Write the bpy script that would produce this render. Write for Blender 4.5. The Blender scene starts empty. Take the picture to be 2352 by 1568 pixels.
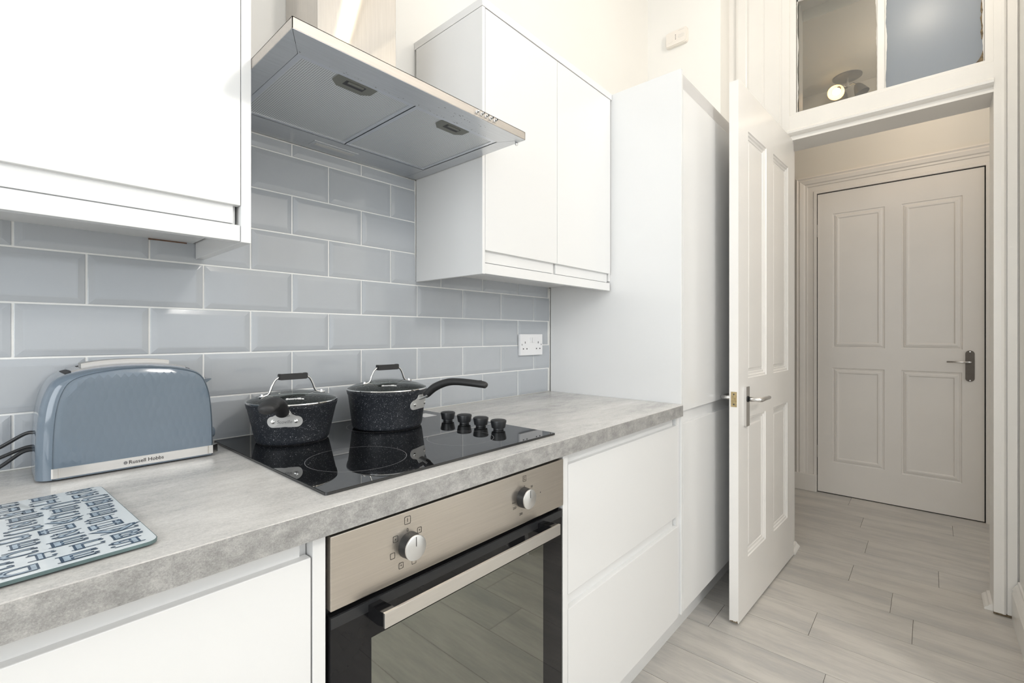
import bpy, bmesh, math, random
from mathutils import Vector, Matrix
random.seed(7)
PI = math.pi
SC = bpy.context.scene
COL = SC.collection

# ------------------------------------------------------------------ camera
CAMZ = 1.159
cam_d = bpy.data.cameras.new('camera')
cam = bpy.data.objects.new('camera', cam_d); COL.objects.link(cam)
cam.location = (0.0, -1.2687, CAMZ)
cam.rotation_euler = (PI/2, 0, -0.8414)
cam_d.sensor_width = 36.0; cam_d.sensor_fit = 'HORIZONTAL'
cam_d.lens = 1073.91/2352*36.0
cam_d.shift_y = -(784-769.39)/2352
cam_d.clip_start = 0.02; cam_d.clip_end = 60
SC.camera = cam

# ------------------------------------------------------------------ world + lights + exposure
W = bpy.data.worlds.new('sky'); SC.world = W; W.use_nodes = True
W.node_tree.nodes['Background'].inputs[0].default_value = (0.80, 0.90, 1.0, 1)
W.node_tree.nodes['Background'].inputs[1].default_value = 0.6
SC.view_settings.view_transform = 'Standard'; SC.view_settings.look = 'None'
SC.view_settings.gamma = 1.0; SC.view_settings.use_curve_mapping = False
SC.view_settings.exposure = 0.12

def area(name, loc, rot, sx, sy, power, col):
    l = bpy.data.lights.new(name, 'AREA'); l.shape = 'RECTANGLE'; l.size = sx; l.size_y = sy
    l.energy = power; l.color = col
    o = bpy.data.objects.new(name, l); COL.objects.link(o); o.location = loc; o.rotation_euler = rot
    return o
def point(name, loc, power, col, r=0.04):
    l = bpy.data.lights.new(name, 'POINT'); l.energy = power; l.color = col; l.shadow_soft_size = r
    o = bpy.data.objects.new(name, l); COL.objects.link(o); o.location = loc
    return o
# daylight through the left kitchen window; front window added to light the cupboard fronts
area('daylight_left_window', (-2.56, -1.6, 1.75), (0, -PI/2, 0), 1.7, 2.0, 54, (0.93, 0.97, 1.0))
area('added_front_daylight', (0.45, -3.16, 1.8), (PI/2, 0, 0), 2.1, 1.6, 12, (0.92, 0.96, 1.0))
# added ceiling lamps, unseen, that brighten the kitchen; below them the hall lights
point('added_downlight_bulb', (1.95, -1.25, 3.05), 9.5, (1.0, 0.90, 0.76), 0.06)
point('added_pendant_bulb', (0.95, -2.65, 2.50), 42, (1.0, 0.95, 0.88), 0.12)
point('hall_bulb', (3.55, -1.25, 2.60), 5.5, (1.0, 0.86, 0.70), 0.05)
area('hall_daylight', (3.5, -3.1, 1.7), (PI/2, 0, 0), 0.9, 1.6, 7, (0.90, 0.95, 1.0))

# ------------------------------------------------------------------ materials
def new_mat(name):
    m = bpy.data.materials.new(name); m.use_nodes = True
    return m, m.node_tree.nodes, m.node_tree.links, m.node_tree.nodes['Principled BSDF']
def tex_noise(N, L, scale, detail=4, rough=0.5, sc=(1, 1, 1), coord='Object', rot=(0, 0, 0)):
    tc = N.new('ShaderNodeTexCoord'); mp = N.new('ShaderNodeMapping'); no = N.new('ShaderNodeTexNoise')
    mp.inputs['Scale'].default_value = sc; mp.inputs['Rotation'].default_value = rot
    no.inputs['Scale'].default_value = scale; no.inputs['Detail'].default_value = detail
    no.inputs['Roughness'].default_value = rough
    L.new(tc.outputs[coord], mp.inputs[0]); L.new(mp.outputs[0], no.inputs['Vector'])
    return no.outputs['Fac']
def ramp(N, L, src, stops):
    r = N.new('ShaderNodeValToRGB'); e = r.color_ramp.elements
    while len(e) < len(stops): e.new(0.5)
    for q, (p, c) in zip(e, stops): q.position = p; q.color = (*c, 1)
    L.new(src, r.inputs[0]); return r.outputs[0]
def bump(N, L, src, P, strength, dist=0.001):
    b = N.new('ShaderNodeBump'); b.inputs['Strength'].default_value = strength; b.inputs['Distance'].default_value = dist
    L.new(src, b.inputs['Height']); L.new(b.outputs[0], P.inputs['Normal'])
def mulc(c, k): return tuple(min(1, x*k) for x in c)
def paint(name, col, rough=0.5, var=0.03, scale=3, metal=0.0, b=0.0, bscale=60, coat=0.0, spec=None, sc=(1, 1, 1)):
    m, N, L, P = new_mat(name)
    f = tex_noise(N, L, scale, sc=sc)
    L.new(ramp(N, L, f, [(0.3, mulc(col, 1-var)), (0.7, mulc(col, 1+var))]), P.inputs['Base Color'])
    P.inputs['Roughness'].default_value = rough; P.inputs['Metallic'].default_value = metal
    if coat: P.inputs['Coat Weight'].default_value = coat; P.inputs['Coat Roughness'].default_value = 0.04
    if spec is not None: P.inputs['Specular IOR Level'].default_value = spec
    if b: bump(N, L, tex_noise(N, L, bscale), P, b)
    return m
def steel(name, col, rough, axis_sc, var=0.06, aniso=0.0):
    m, N, L, P = new_mat(name)
    f = tex_noise(N, L, 30, 3, 0.6, sc=axis_sc)
    L.new(ramp(N, L, f, [(0.25, mulc(col, 1-var)), (0.75, mulc(col, 1+var))]), P.inputs['Base Color'])
    P.inputs['Metallic'].default_value = 1; P.inputs['Roughness'].default_value = rough
    if aniso: P.inputs['Anisotropic'].default_value = aniso
    return m
def emit(name, col, s):
    m, N, L, P = new_mat(name)
    P.inputs['Base Color'].default_value = (*col, 1)
    P.inputs['Emission Color'].default_value = (*col, 1); P.inputs['Emission Strength'].default_value = s
    return m
def glass(name, col, rough=0.0, ior=1.45, alpha=None):
    m, N, L, P = new_mat(name)
    P.inputs['Base Color'].default_value = (*col, 1); P.inputs['Transmission Weight'].default_value = 1
    P.inputs['Roughness'].default_value = rough; P.inputs['IOR'].default_value = ior
    return m
def thin_glass(name, tint, refl_rough=0.0, haze=0.0, hazecol=(0.6, 0.66, 0.72), ior=1.5):
    # flat pane: straight-through transmission plus Fresnel mirror, with a haze mixed in
    m, N, L, P = new_mat(name); N.remove(P)
    out = N['Material Output']; t = N.new('ShaderNodeBsdfTransparent'); g = N.new('ShaderNodeBsdfGlossy')
    fr = N.new('ShaderNodeFresnel'); mx = N.new('ShaderNodeMixShader')
    t.inputs[0].default_value = (*tint, 1); g.inputs['Roughness'].default_value = refl_rough
    fr.inputs[0].default_value = ior
    L.new(fr.outputs[0], mx.inputs[0]); L.new(t.outputs[0], mx.inputs[1]); L.new(g.outputs[0], mx.inputs[2])
    d = N.new('ShaderNodeBsdfTranslucent'); d.inputs[0].default_value = (*hazecol, 1)
    d2 = N.new('ShaderNodeBsdfDiffuse'); d2.inputs[0].default_value = (*hazecol, 1)
    dm = N.new('ShaderNodeMixShader'); dm.inputs[0].default_value = 0.5
    L.new(d.outputs[0], dm.inputs[1]); L.new(d2.outputs[0], dm.inputs[2])
    m2 = N.new('ShaderNodeMixShader'); m2.inputs[0].default_value = haze
    L.new(mx.outputs[0], m2.inputs[1]); L.new(dm.outputs[0], m2.inputs[2]); L.new(m2.outputs[0], out.inputs[0])
    return m

M = {}
M['wall'] = paint('wall_paint', (0.86, 0.845, 0.81), 0.6, 0.015, 2, b=0.08, bscale=120)
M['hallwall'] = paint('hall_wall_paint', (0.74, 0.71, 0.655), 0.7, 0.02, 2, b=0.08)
M['ceil'] = paint('ceiling_paint', (0.86, 0.86, 0.85), 0.8, 0.01, 2)
M['wood_white'] = paint('gloss_wood_paint', (0.84, 0.815, 0.775), 0.32, 0.02, 4, b=0.12, bscale=40)
M['door_white'] = paint('satin_door_paint', (0.87, 0.845, 0.81), 0.3, 0.02, 4, b=0.06, bscale=50)
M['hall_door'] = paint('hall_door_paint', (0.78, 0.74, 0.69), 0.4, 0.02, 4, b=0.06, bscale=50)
M['gloss'] = paint('gloss_white_front', (0.81, 0.81, 0.805), 0.24, 0.008, 1.5, coat=0.12)
M['carcass'] = paint('white_carcass', (0.82, 0.82, 0.81), 0.3, 0.01, 2)
M['mid_grey'] = paint('grey_channel', (0.62, 0.61, 0.60), 0.5, 0.02, 2)  # flat grey for the top filler and the alarm slots
M['grout'] = paint('white_grout', (0.93, 0.93, 0.91), 0.8, 0.04, 12, b=0.3, bscale=300)
M['caulk'] = paint('white_sealant', (0.84, 0.84, 0.81), 0.5, 0.03, 12)
M['black_plastic'] = paint('black_plastic', (0.018, 0.019, 0.021), 0.38, 0.1, 20)
M['soft_black'] = paint('soft_touch_black', (0.022, 0.022, 0.023), 0.55, 0.1, 20, b=0.05, bscale=500)
M['black_gloss'] = paint('black_gloss', (0.010, 0.010, 0.011), 0.06, 0.1, 20)
M['black_void'] = paint('black_matt', (0.008, 0.008, 0.009), 0.6, 0.1, 20)
M['steel_h'] = steel('brushed_steel_hood', (0.52, 0.485, 0.45), 0.5, (0.4, 8, 8))
M['steel_under'] = steel('brushed_steel_under', (0.62, 0.635, 0.655), 0.32, (0.4, 8, 8))
M['steel_duct'] = steel('brushed_steel_duct', (0.66, 0.625, 0.59), 0.055, (12, 12, 0.3))
M['steel_oven'] = steel('brushed_steel_oven', (0.60, 0.555, 0.50), 0.34, (0.3, 8, 14), var=0.07)
M['alu'] = steel('aluminium', (0.72, 0.70, 0.67), 0.28, (1, 8, 8), var=0.03)
M['alu_filter'] = steel('aluminium_frame', (0.66, 0.68, 0.72), 0.35, (4, 4, 4), var=0.03)
M['chrome'] = steel('chrome', (0.82, 0.82, 0.82), 0.08, (4, 4, 4), var=0.01)
M['satin'] = steel('satin_nickel', (0.70, 0.69, 0.68), 0.25, (4, 4, 4), var=0.03)
M['dark_chrome'] = steel('dark_chrome', (0.34, 0.345, 0.36), 0.12, (4, 4, 4), var=0.02)
M['lip'] = steel('satin_lip', (0.50, 0.48, 0.455), 0.35, (1, 8, 8), var=0.03)
M['bracket'] = paint('cast_aluminium', (0.60, 0.60, 0.59), 0.32, 0.02, 40, metal=0.35)
M['knob_face'] = steel('spun_aluminium', (0.78, 0.79, 0.80), 0.30, (60, 60, 60), var=0.08)
M['bronze'] = paint('dull_bronze_plate', (0.12, 0.105, 0.09), 0.45, 0.08, 30, metal=0.6)
M['latch'] = paint('olive_grey_plastic', (0.17, 0.175, 0.155), 0.45, 0.05, 20)
M['white_plastic'] = paint('white_plastic', (0.86, 0.86, 0.87), 0.25, 0.01, 4)
M['cream_plastic'] = paint('cream_plastic', (0.84, 0.79, 0.73), 0.4, 0.02, 4)
M['ink'] = paint('dark_ink', (0.03, 0.027, 0.025), 0.5, 0.1, 20)
M['pin_dark'] = paint('socket_hole_dark', (0.05, 0.05, 0.055), 0.6, 0.1, 20)
M['ink_grey'] = paint('grey_ink', (0.20, 0.20, 0.21), 0.5, 0.1, 20)
M['white_ink'] = paint('white_ink', (0.85, 0.85, 0.85), 0.5, 0.02, 20)
M['print_dark'] = paint('slate_blue_ink', (0.045, 0.075, 0.12), 0.12, 0.25, 30)
M['print_mid'] = paint('pale_blue_ink', (0.36, 0.44, 0.52), 0.12, 0.25, 60)
M['glass_edge'] = paint('green_glass_edge', (0.11, 0.165, 0.165), 0.1, 0.2, 30)
M['board_face'] = paint('white_backed_glass', (0.74, 0.79, 0.82), 0.05, 0.01, 4, coat=0.5)
M['chip'] = paint('bare_chipboard', (0.16, 0.09, 0.06), 0.9, 0.3, 60)
M['dirt'] = paint('bare_wood_chips', (0.20, 0.15, 0.09), 0.9, 0.5, 90)
M['brass'] = paint('paint_spattered_brass', (0.46, 0.36, 0.19), 0.45, 0.25, 120, metal=0.5)
M['marks'] = paint('fine_white_line', (0.42, 0.42, 0.43), 0.3, 0.02, 20)
M['toaster'] = None
M['bulb'] = emit('warm_bulb', (1.0, 0.80, 0.48), 14)
M['lamp_shade'] = emit('glowing_shade', (1.0, 0.72, 0.34), 1.6)
M['lamp_glass'] = paint('unlit_shade', (0.16, 0.155, 0.15), 0.3, 0.1, 20)
M['batten'] = emit('warm_batten', (1.0, 0.86, 0.66), 2.2)
M['hood_lens'] = paint('frosted_lens', (0.62, 0.62, 0.60), 0.4, 0.02, 20)

def m_tile():
    m, N, L, P = new_mat('grey_glazed_tile')
    f = tex_noise(N, L, 9, 3)
    oi = N.new('ShaderNodeObjectInfo'); ad = N.new('ShaderNodeMath'); ad.operation = 'MULTIPLY_ADD'
    ad.inputs[1].default_value = 0.35; L.new(oi.outputs['Random'], ad.inputs[0]); L.new(f, ad.inputs[2])
    L.new(ramp(N, L, ad.outputs[0], [(0.3, (0.455, 0.48, 0.51)), (0.95, (0.49, 0.515, 0.545))]), P.inputs['Base Color'])
    P.inputs['Roughness'].default_value = 0.10
    bump(N, L, tex_noise(N, L, 14, 2), P, 0.25, 0.0012)
    return m
M['tile'] = m_tile()
def m_worktop():
    m, N, L, P = new_mat('concrete_laminate')
    a = tex_noise(N, L, 5, 6, 0.6, sc=(0.5, 1.6, 1.0), rot=(0, 0, 0.25))
    b = tex_noise(N, L, 34, 7, 0.78, sc=(0.45, 1.3, 0.6), rot=(0, 0, 0.12))
    c = tex_noise(N, L, 260, 3, 0.8)
    mx = N.new('ShaderNodeMath'); mx.operation = 'MULTIPLY_ADD'; mx.inputs[1].default_value = 0.55
    L.new(b, mx.inputs[0]); L.new(a, mx.inputs[2])
    my = N.new('ShaderNodeMath'); my.operation = 'MULTIPLY_ADD'; my.inputs[1].default_value = 0.55
    L.new(c, my.inputs[0]); L.new(mx.outputs[0], my.inputs[2])
    sb = N.new('ShaderNodeMath'); sb.operation = 'SUBTRACT'; sb.inputs[1].default_value = 0.56
    L.new(my.outputs[0], sb.inputs[0])
    L.new(ramp(N, L, sb.outputs[0], [(0.30, (0.45, 0.44, 0.43)), (0.45, (0.585, 0.57, 0.55)), (0.60, (0.68, 0.66, 0.635)), (0.75, (0.76, 0.745, 0.72))]), P.inputs['Base Color'])
    P.inputs['Roughness'].default_value = 0.27
    bump(N, L, c, P, 0.08)
    return m
M['worktop'] = m_worktop()
def m_worktop_edge():
    m, N, L, P = new_mat('concrete_laminate_edge')
    a = tex_noise(N, L, 34, 7, 0.80, sc=(0.8, 1, 1.2))
    c = tex_noise(N, L, 500, 3, 0.85)
    my = N.new('ShaderNodeMath'); my.operation = 'MULTIPLY_ADD'; my.inputs[1].default_value = 0.6
    L.new(c, my.inputs[0]); L.new(a, my.inputs[2])
    L.new(ramp(N, L, my.outputs[0], [(0.56, (0.19, 0.186, 0.18)), (0.80, (0.33, 0.325, 0.315)), (1.0, (0.48, 0.47, 0.455))]), P.inputs['Base Color'])
    P.inputs['Roughness'].default_value = 0.4
    return m
M['worktop_edge'] = m_worktop_edge()
def m_plank():
    m, N, L, P = new_mat('grey_oak_laminate')
    tc = N.new('ShaderNodeTexCoord'); oi = N.new('ShaderNodeObjectInfo')
    cb = N.new('ShaderNodeCombineXYZ'); ml = N.new('ShaderNodeMath'); ml.operation = 'MULTIPLY'; ml.inputs[1].default_value = 40
    L.new(oi.outputs['Random'], ml.inputs[0]); L.new(ml.outputs[0], cb.inputs[1]); L.new(ml.outputs[0], cb.inputs[2])
    va = N.new('ShaderNodeVectorMath'); L.new(tc.outputs['Object'], va.inputs[0]); L.new(cb.outputs[0], va.inputs[1])
    def nz(scale, sc, det, ro):
        mp = N.new('ShaderNodeMapping'); mp.inputs['Scale'].default_value = sc
        no = N.new('ShaderNodeTexNoise'); no.inputs['Scale'].default_value = scale
        no.inputs['Detail'].default_value = det; no.inputs['Roughness'].default_value = ro
        L.new(va.outputs[0], mp.inputs[0]); L.new(mp.outputs[0], no.inputs['Vector']); return no.outputs['Fac']
    a = nz(4, (3.2, 0.55, 1), 4, 0.6); b = nz(30, (3.0, 0.30, 1), 6, 0.82)
    mx = N.new('ShaderNodeMath'); mx.operation = 'MULTIPLY_ADD'; mx.inputs[1].default_value = 0.70
    L.new(b, mx.inputs[0]); L.new(a, mx.inputs[2])
    L.new(ramp(N, L, mx.outputs[0], [(0.55, (0.41, 0.405, 0.395)), (0.82, (0.53, 0.505, 0.47)), (0.98, (0.61, 0.58, 0.535))]), P.inputs['Base Color'])
    P.inputs['Roughness'].default_value = 0.38
    bump(N, L, b, P, 0.1)
    return m
M['plank'] = m_plank()
M['plank_gap'] = paint('plank_joint_brown', (0.10, 0.06, 0.035), 0.9, 0.1, 20)
def m_speckle():
    m, N, L, P = new_mat('speckled_nonstick')
    tc = N.new('ShaderNodeTexCoord')
    def spots(scale, r, seed):
        mp = N.new('ShaderNodeMapping'); mp.inputs['Location'].default_value = (seed, seed*2, seed)
        v = N.new('ShaderNodeTexVoronoi'); v.inputs['Scale'].default_value = scale
        L.new(tc.outputs['Object'], mp.inputs[0]); L.new(mp.outputs[0], v.inputs['Vector'])
        wn = N.new('ShaderNodeSeparateColor'); L.new(v.outputs['Color'], wn.inputs[0])
        rr = N.new('ShaderNodeMath'); rr.operation = 'MULTIPLY'; rr.inputs[1].default_value = r; L.new(wn.outputs[0], rr.inputs[0])
        lt = N.new('ShaderNodeMath'); lt.operation = 'LESS_THAN'
        L.new(v.outputs['Distance'], lt.inputs[0]); L.new(rr.outputs[0], lt.inputs[1]); return lt.outputs[0], wn.outputs[1]
    s1, c1 = spots(300, 0.22, 0.3); s2, c2 = spots(560, 0.27, 4.1)
    mxx = N.new('ShaderNodeMath'); mxx.operation = 'MAXIMUM'; L.new(s1, mxx.inputs[0]); L.new(s2, mxx.inputs[1])
    mul = N.new('ShaderNodeMath'); mul.operation = 'MULTIPLY'; L.new(mxx.outputs[0], mul.inputs[0]); L.new(c1, mul.inputs[1])
    L.new(ramp(N, L, mul.outputs[0], [(0.0, (0.017, 0.020, 0.026)), (1.0, (0.75, 0.76, 0.78))]), P.inputs['Base Color'])
    P.inputs['Roughness'].default_value = 0.42
    return m
M['speckle'] = m_speckle()
def m_toaster():
    m, N, L, P = new_mat('slate_grey_faceted_plastic')
    P.inputs['Base Color'].default_value = (0.145, 0.185, 0.23, 1)
    f = tex_noise(N, L, 12, 2)
    L.new(ramp(N, L, f, [(0.3, (0.140, 0.180, 0.224)), (0.7, (0.150, 0.190, 0.236))]), P.inputs['Base Color'])
    P.inputs['Roughness'].default_value = 0.10; P.inputs['Coat Weight'].default_value = 0.2
    return m
M['toaster'] = m_toaster()
def m_filter():
    m, N, L, P = new_mat('perforated_filter_mesh')
    tc = N.new('ShaderNodeTexCoord'); sp = N.new('ShaderNodeSeparateXYZ'); L.new(tc.outputs['Object'], sp.inputs[0])
    outs = []
    for ax in (0, 1):
        a = N.new('ShaderNodeMath'); a.operation = 'MULTIPLY'; a.inputs[1].default_value = 1/0.0042*PI
        L.new(sp.outputs[ax], a.inputs[0])
        s = N.new('ShaderNodeMath'); s.operation = 'SINE'; L.new(a.outputs[0], s.inputs[0])
        q = N.new('ShaderNodeMath'); q.operation = 'ABSOLUTE'; L.new(s.outputs[0], q.inputs[0]); outs.append(q.outputs[0])
    mu = N.new('ShaderNodeMath'); mu.operation = 'MULTIPLY'; L.new(outs[0], mu.inputs[0]); L.new(outs[1], mu.inputs[1])
    L.new(ramp(N, L, mu.outputs[0], [(0.45, (0.78, 0.80, 0.81)), (0.75, (0.24, 0.245, 0.245))]), P.inputs['Base Color'])
    P.inputs['Metallic'].default_value = 0.75; P.inputs['Roughness'].default_value = 0.42
    return m
M['filter'] = m_filter()
def m_hob():
    m, N, L, P = new_mat('black_ceramic_glass')
    f = tex_noise(N, L, 300, 2)
    L.new(ramp(N, L, f, [(0.3, (0.006, 0.0065, 0.0075)), (0.7, (0.009, 0.0095, 0.0105))]), P.inputs['Base Color'])
    P.inputs['Roughness'].default_value = 0.015; P.inputs['IOR'].default_value = 1.75
    return m
M['hob'] = m_hob()
def m_ovenwin():
    m, N, L, P = new_mat('tinted_oven_glass')
    f = tex_noise(N, L, 3, 2)
    L.new(ramp(N, L, f, [(0.3, (0.245, 0.255, 0.23)), (0.7, (0.265, 0.275, 0.25))]), P.inputs['Base Color'])
    P.inputs['Metallic'].default_value = 1.0; P.inputs['Roughness'].default_value = 0.03
    return m
M['ovenwin'] = m_ovenwin()
M['oven_glass'] = paint('black_oven_glass', (0.010, 0.010, 0.011), 0.02, 0.1, 20); M['oven_glass'].node_tree.nodes['Principled BSDF'].inputs['IOR'].default_value = 1.36
M['pane_clear'] = thin_glass('old_clear_pane', (0.80, 0.80, 0.78), 0.0, 0.10, (0.62, 0.62, 0.60))
M['pane_film'] = thin_glass('filmed_pane', (0.55, 0.58, 0.60), 0.25, 0.55, (0.60, 0.66, 0.74))
M['lid_glass'] = thin_glass('lid_glass', (0.90, 0.95, 0.93), 0.02, 0.07, (0.58, 0.66, 0.63), 1.55)  # greenish haze in the glass stands in for reflections on the lids

# ------------------------------------------------------------------ helpers
WL = {}      # world location of every object made (no parent is ever rotated)
def tag(o, label=None, cat=None, group=None, kind=None):
    if label: o['label'] = label
    if cat: o['category'] = cat
    if group: o['group'] = group
    if kind: o['kind'] = kind
    return o
def thing(name, label, cat, loc, group=None):
    o = bpy.data.objects.new(name, None); COL.objects.link(o); o.empty_display_size = 0.05
    o.location = loc; WL[o.name] = Vector(loc)
    return tag(o, label, cat, group)
def place(o, origin, parent):
    origin = Vector(origin); WL[o.name] = origin
    if parent is not None:
        o.parent = parent; o.location = origin - WL[parent.name]
    else:
        o.location = origin
def obj(name, bm, mat, parent=None, origin=None, smooth=False):
    me = bpy.data.meshes.new(name)
    bmesh.ops.recalc_face_normals(bm, faces=bm.faces)
    if smooth:
        for f in bm.faces: f.smooth = True
    bm.verts.ensure_lookup_table()
    if origin is None:
        xs = [v.co for v in bm.verts]
        lo = Vector([min(v[i] for v in xs) for i in range(3)]); hi = Vector([max(v[i] for v in xs) for i in range(3)])
        origin = ((lo.x+hi.x)/2, (lo.y+hi.y)/2, lo.z)
    bmesh.ops.translate(bm, verts=bm.verts, vec=-Vector(origin))
    bm.to_mesh(me); bm.free()
    if smooth:
        try: me.set_sharp_from_angle(angle=math.radians(38))
        except Exception: pass
    for mm in (mat if isinstance(mat, (list, tuple)) else [mat]): me.materials.append(mm)
    o = bpy.data.objects.new(name, me); COL.objects.link(o)
    place(o, origin, parent)
    return o
def struct(name, bm, mat, parent=None, smooth=False, origin=None):
    o = obj(name, bm, mat, parent, origin, smooth)
    if parent is None: o['kind'] = 'structure'
    return o
def add_box(bm, x0, x1, y0, y1, z0, z1, bev=0.0, seg=2, mi=0):
    x0, x1 = sorted((x0, x1)); y0, y1 = sorted((y0, y1)); z0, z1 = sorted((z0, z1))
    b2 = bmesh.new(); bmesh.ops.create_cube(b2, size=1)
    for v in b2.verts:
        v.co = Vector(((x0+x1)/2+v.co.x*(x1-x0), (y0+y1)/2+v.co.y*(y1-y0), (z0+z1)/2+v.co.z*(z1-z0)))
    if bev: bmesh.ops.bevel(b2, geom=b2.edges[:], offset=bev, segments=seg, affect='EDGES', profile=0.6)
    merge(bm, b2, mi); return bm
def merge(bm, b2, mi=0):
    mp = {}
    for v in b2.verts: mp[v] = bm.verts.new(v.co)
    for f in b2.faces:
        try:
            nf = bm.faces.new([mp[v] for v in f.verts]); nf.material_index = mi; nf.smooth = f.smooth
        except ValueError: pass
    b2.free()
def box(*a, **k): return add_box(bmesh.new(), *a, **k)
def boxes(lst, bev=0.0):
    bm = bmesh.new()
    for b in lst: add_box(bm, *b, bev=bev)
    return bm
def frame_axes(t):
    t = t.normalized(); up = Vector((0, 0, 1))
    if abs(t.z) > 0.95: up = Vector((0, 1, 0))
    s = t.cross(up).normalized(); return s, s.cross(t).normalized()
def add_tube(bm, pts, r, n=12, cap=True, flat=1.0, mi=0, side=None):
    pts = [Vector(p) for p in pts]; rs = r if isinstance(r, (list, tuple)) else [r]*len(pts)
    rings = []; prev = None
    for i, p in enumerate(pts):
        t = (pts[min(i+1, len(pts)-1)]-pts[max(i-1, 0)]).normalized()
        if prev is None:
            s, u = frame_axes(t)
            if side is not None:
                s = (Vector(side)-t*Vector(side).dot(t)).normalized(); u = s.cross(t).normalized()
        else:
            s = (prev-t*prev.dot(t)).normalized(); u = s.cross(t).normalized()
        prev = s
        rr = rs[i]; ra, rb = rr if isinstance(rr, tuple) else (rr, rr*flat)
        rings.append([bm.verts.new(p+s*math.cos(2*PI*k/n)*ra+u*math.sin(2*PI*k/n)*rb) for k in range(n)])
    for a, b in zip(rings, rings[1:]):
        for k in range(n):
            f = bm.faces.new((a[k], a[(k+1) % n], b[(k+1) % n], b[k])); f.material_index = mi; f.smooth = True
    if cap:
        for q in (rings[0], rings[-1]):
            f = bm.faces.new(q); f.material_index = mi
    return bm
def spline(pts, n=8):
    P = [Vector(p) for p in pts]; P = [P[0]*2-P[1]]+P+[P[-1]*2-P[-2]]; out = []
    for i in range(1, len(P)-2):
        for k in range(n):
            t = k/n; a, b, c, d = P[i-1:i+3]
            out.append(0.5*((2*b)+(c-a)*t+(2*a-5*b+4*c-d)*t*t+(3*b-a-3*c+d)*t**3))
    out.append(P[-2]); return out
def add_lathe(bm, prof, c, n=64, axis='z', mi=0, closed=False):
    c = Vector(c); rings = []
    for (r, h) in prof:
        ring = []
        if r < 1e-6:
            q = {'z': Vector((0, 0, h)), 'y': Vector((0, -h, 0)), 'x': Vector((h, 0, 0))}[axis]
            rings.append([bm.verts.new(c+q)]); continue
        for k in range(n):
            a = 2*PI*k/n
            q = {'z': Vector((r*math.cos(a), r*math.sin(a), h)), 'y': Vector((r*math.cos(a), -h, r*math.sin(a))),
                 'x': Vector((h, r*math.cos(a), r*math.sin(a)))}[axis]
            ring.append(bm.verts.new(c+q))
        rings.append(ring)
    prs = list(zip(rings, rings[1:]))
    if closed: prs.append((rings[-1], rings[0]))
    for a, b in prs:
        for k in range(n):
            if len(a) == 1 and len(b) == 1: break
            if len(a) == 1: vs = (a[0], b[k], b[(k+1) % n])
            elif len(b) == 1: vs = (a[k], a[(k+1) % n], b[0])
            else: vs = (a[k], a[(k+1) % n], b[(k+1) % n], b[k])
            f = bm.faces.new(vs); f.material_index = mi; f.smooth = True
    return bm
def lathe(*a, **k): return add_lathe(bmesh.new(), *a, **k)
def add_prism(bm, poly, mapf, d0, d1, mi=0):
    """poly = 2d outline, mapf(u, v, d) -> world; extruded from d0 to d1"""
    a = [bm.verts.new(mapf(u, v, d0)) for u, v in poly]; b = [bm.verts.new(mapf(u, v, d1)) for u, v in poly]
    n = len(poly)
    for k in range(n):
        f = bm.faces.new((a[k], a[(k+1) % n], b[(k+1) % n], b[k])); f.material_index = mi
    for q in (a, b):
        f = bm.faces.new(q); f.material_index = mi
    return bm
def text_bm(s, size, mapf, offset=0.0, align='CENTER', shear=0.0, sx=1.0):
    cu = bpy.data.curves.new('txt', 'FONT'); cu.body = s; cu.size = size; cu.offset = offset
    cu.align_x = align; cu.align_y = 'CENTER'; cu.shear = shear; cu.resolution_u = 3; cu.fill_mode = 'BOTH'
    o = bpy.data.objects.new('txt', cu); COL.objects.link(o)
    bpy.context.view_layer.update()
    me = o.to_mesh(); bm = bmesh.new(); bm.from_mesh(me); o.to_mesh_clear()
    bpy.data.objects.remove(o); bpy.data.curves.remove(cu)
    for v in bm.verts: v.co = Vector(mapf(v.co.x*sx, v.co.y))
    return bm
def ring_flat(bm, poly_out, poly_in, mapf):
    a = [bm.verts.new(mapf(*p)) for p in poly_out]; b = [bm.verts.new(mapf(*p)) for p in poly_in]
    n = len(a)
    for k in range(n): bm.faces.new((a[k], a[(k+1) % n], b[(k+1) % n], b[k]))
def rrect(cx, cy, w, h, r, n=5):
    out = []
    for (sx, sy, a0) in ((1, 1, 0), (-1, 1, 90), (-1, -1, 180), (1, -1, 270)):
        for k in range(n+1):
            a = math.radians(a0+90*k/n)
            out.append((cx+sx*(w/2-r)+r*math.cos(a), cy+sy*(h/2-r)+r*math.sin(a)))
    return out

# ------------------------------------------------------------------ setting
XL, XR = -2.6, 2.80            # kitchen left wall, face of the wall with the doorway
YF = -3.2                      # far side of the room behind the camera
HK, HH = 3.25, 2.95            # ceilings of kitchen and hall
XH0, XH1 = 2.96, 4.11          # hall
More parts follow.
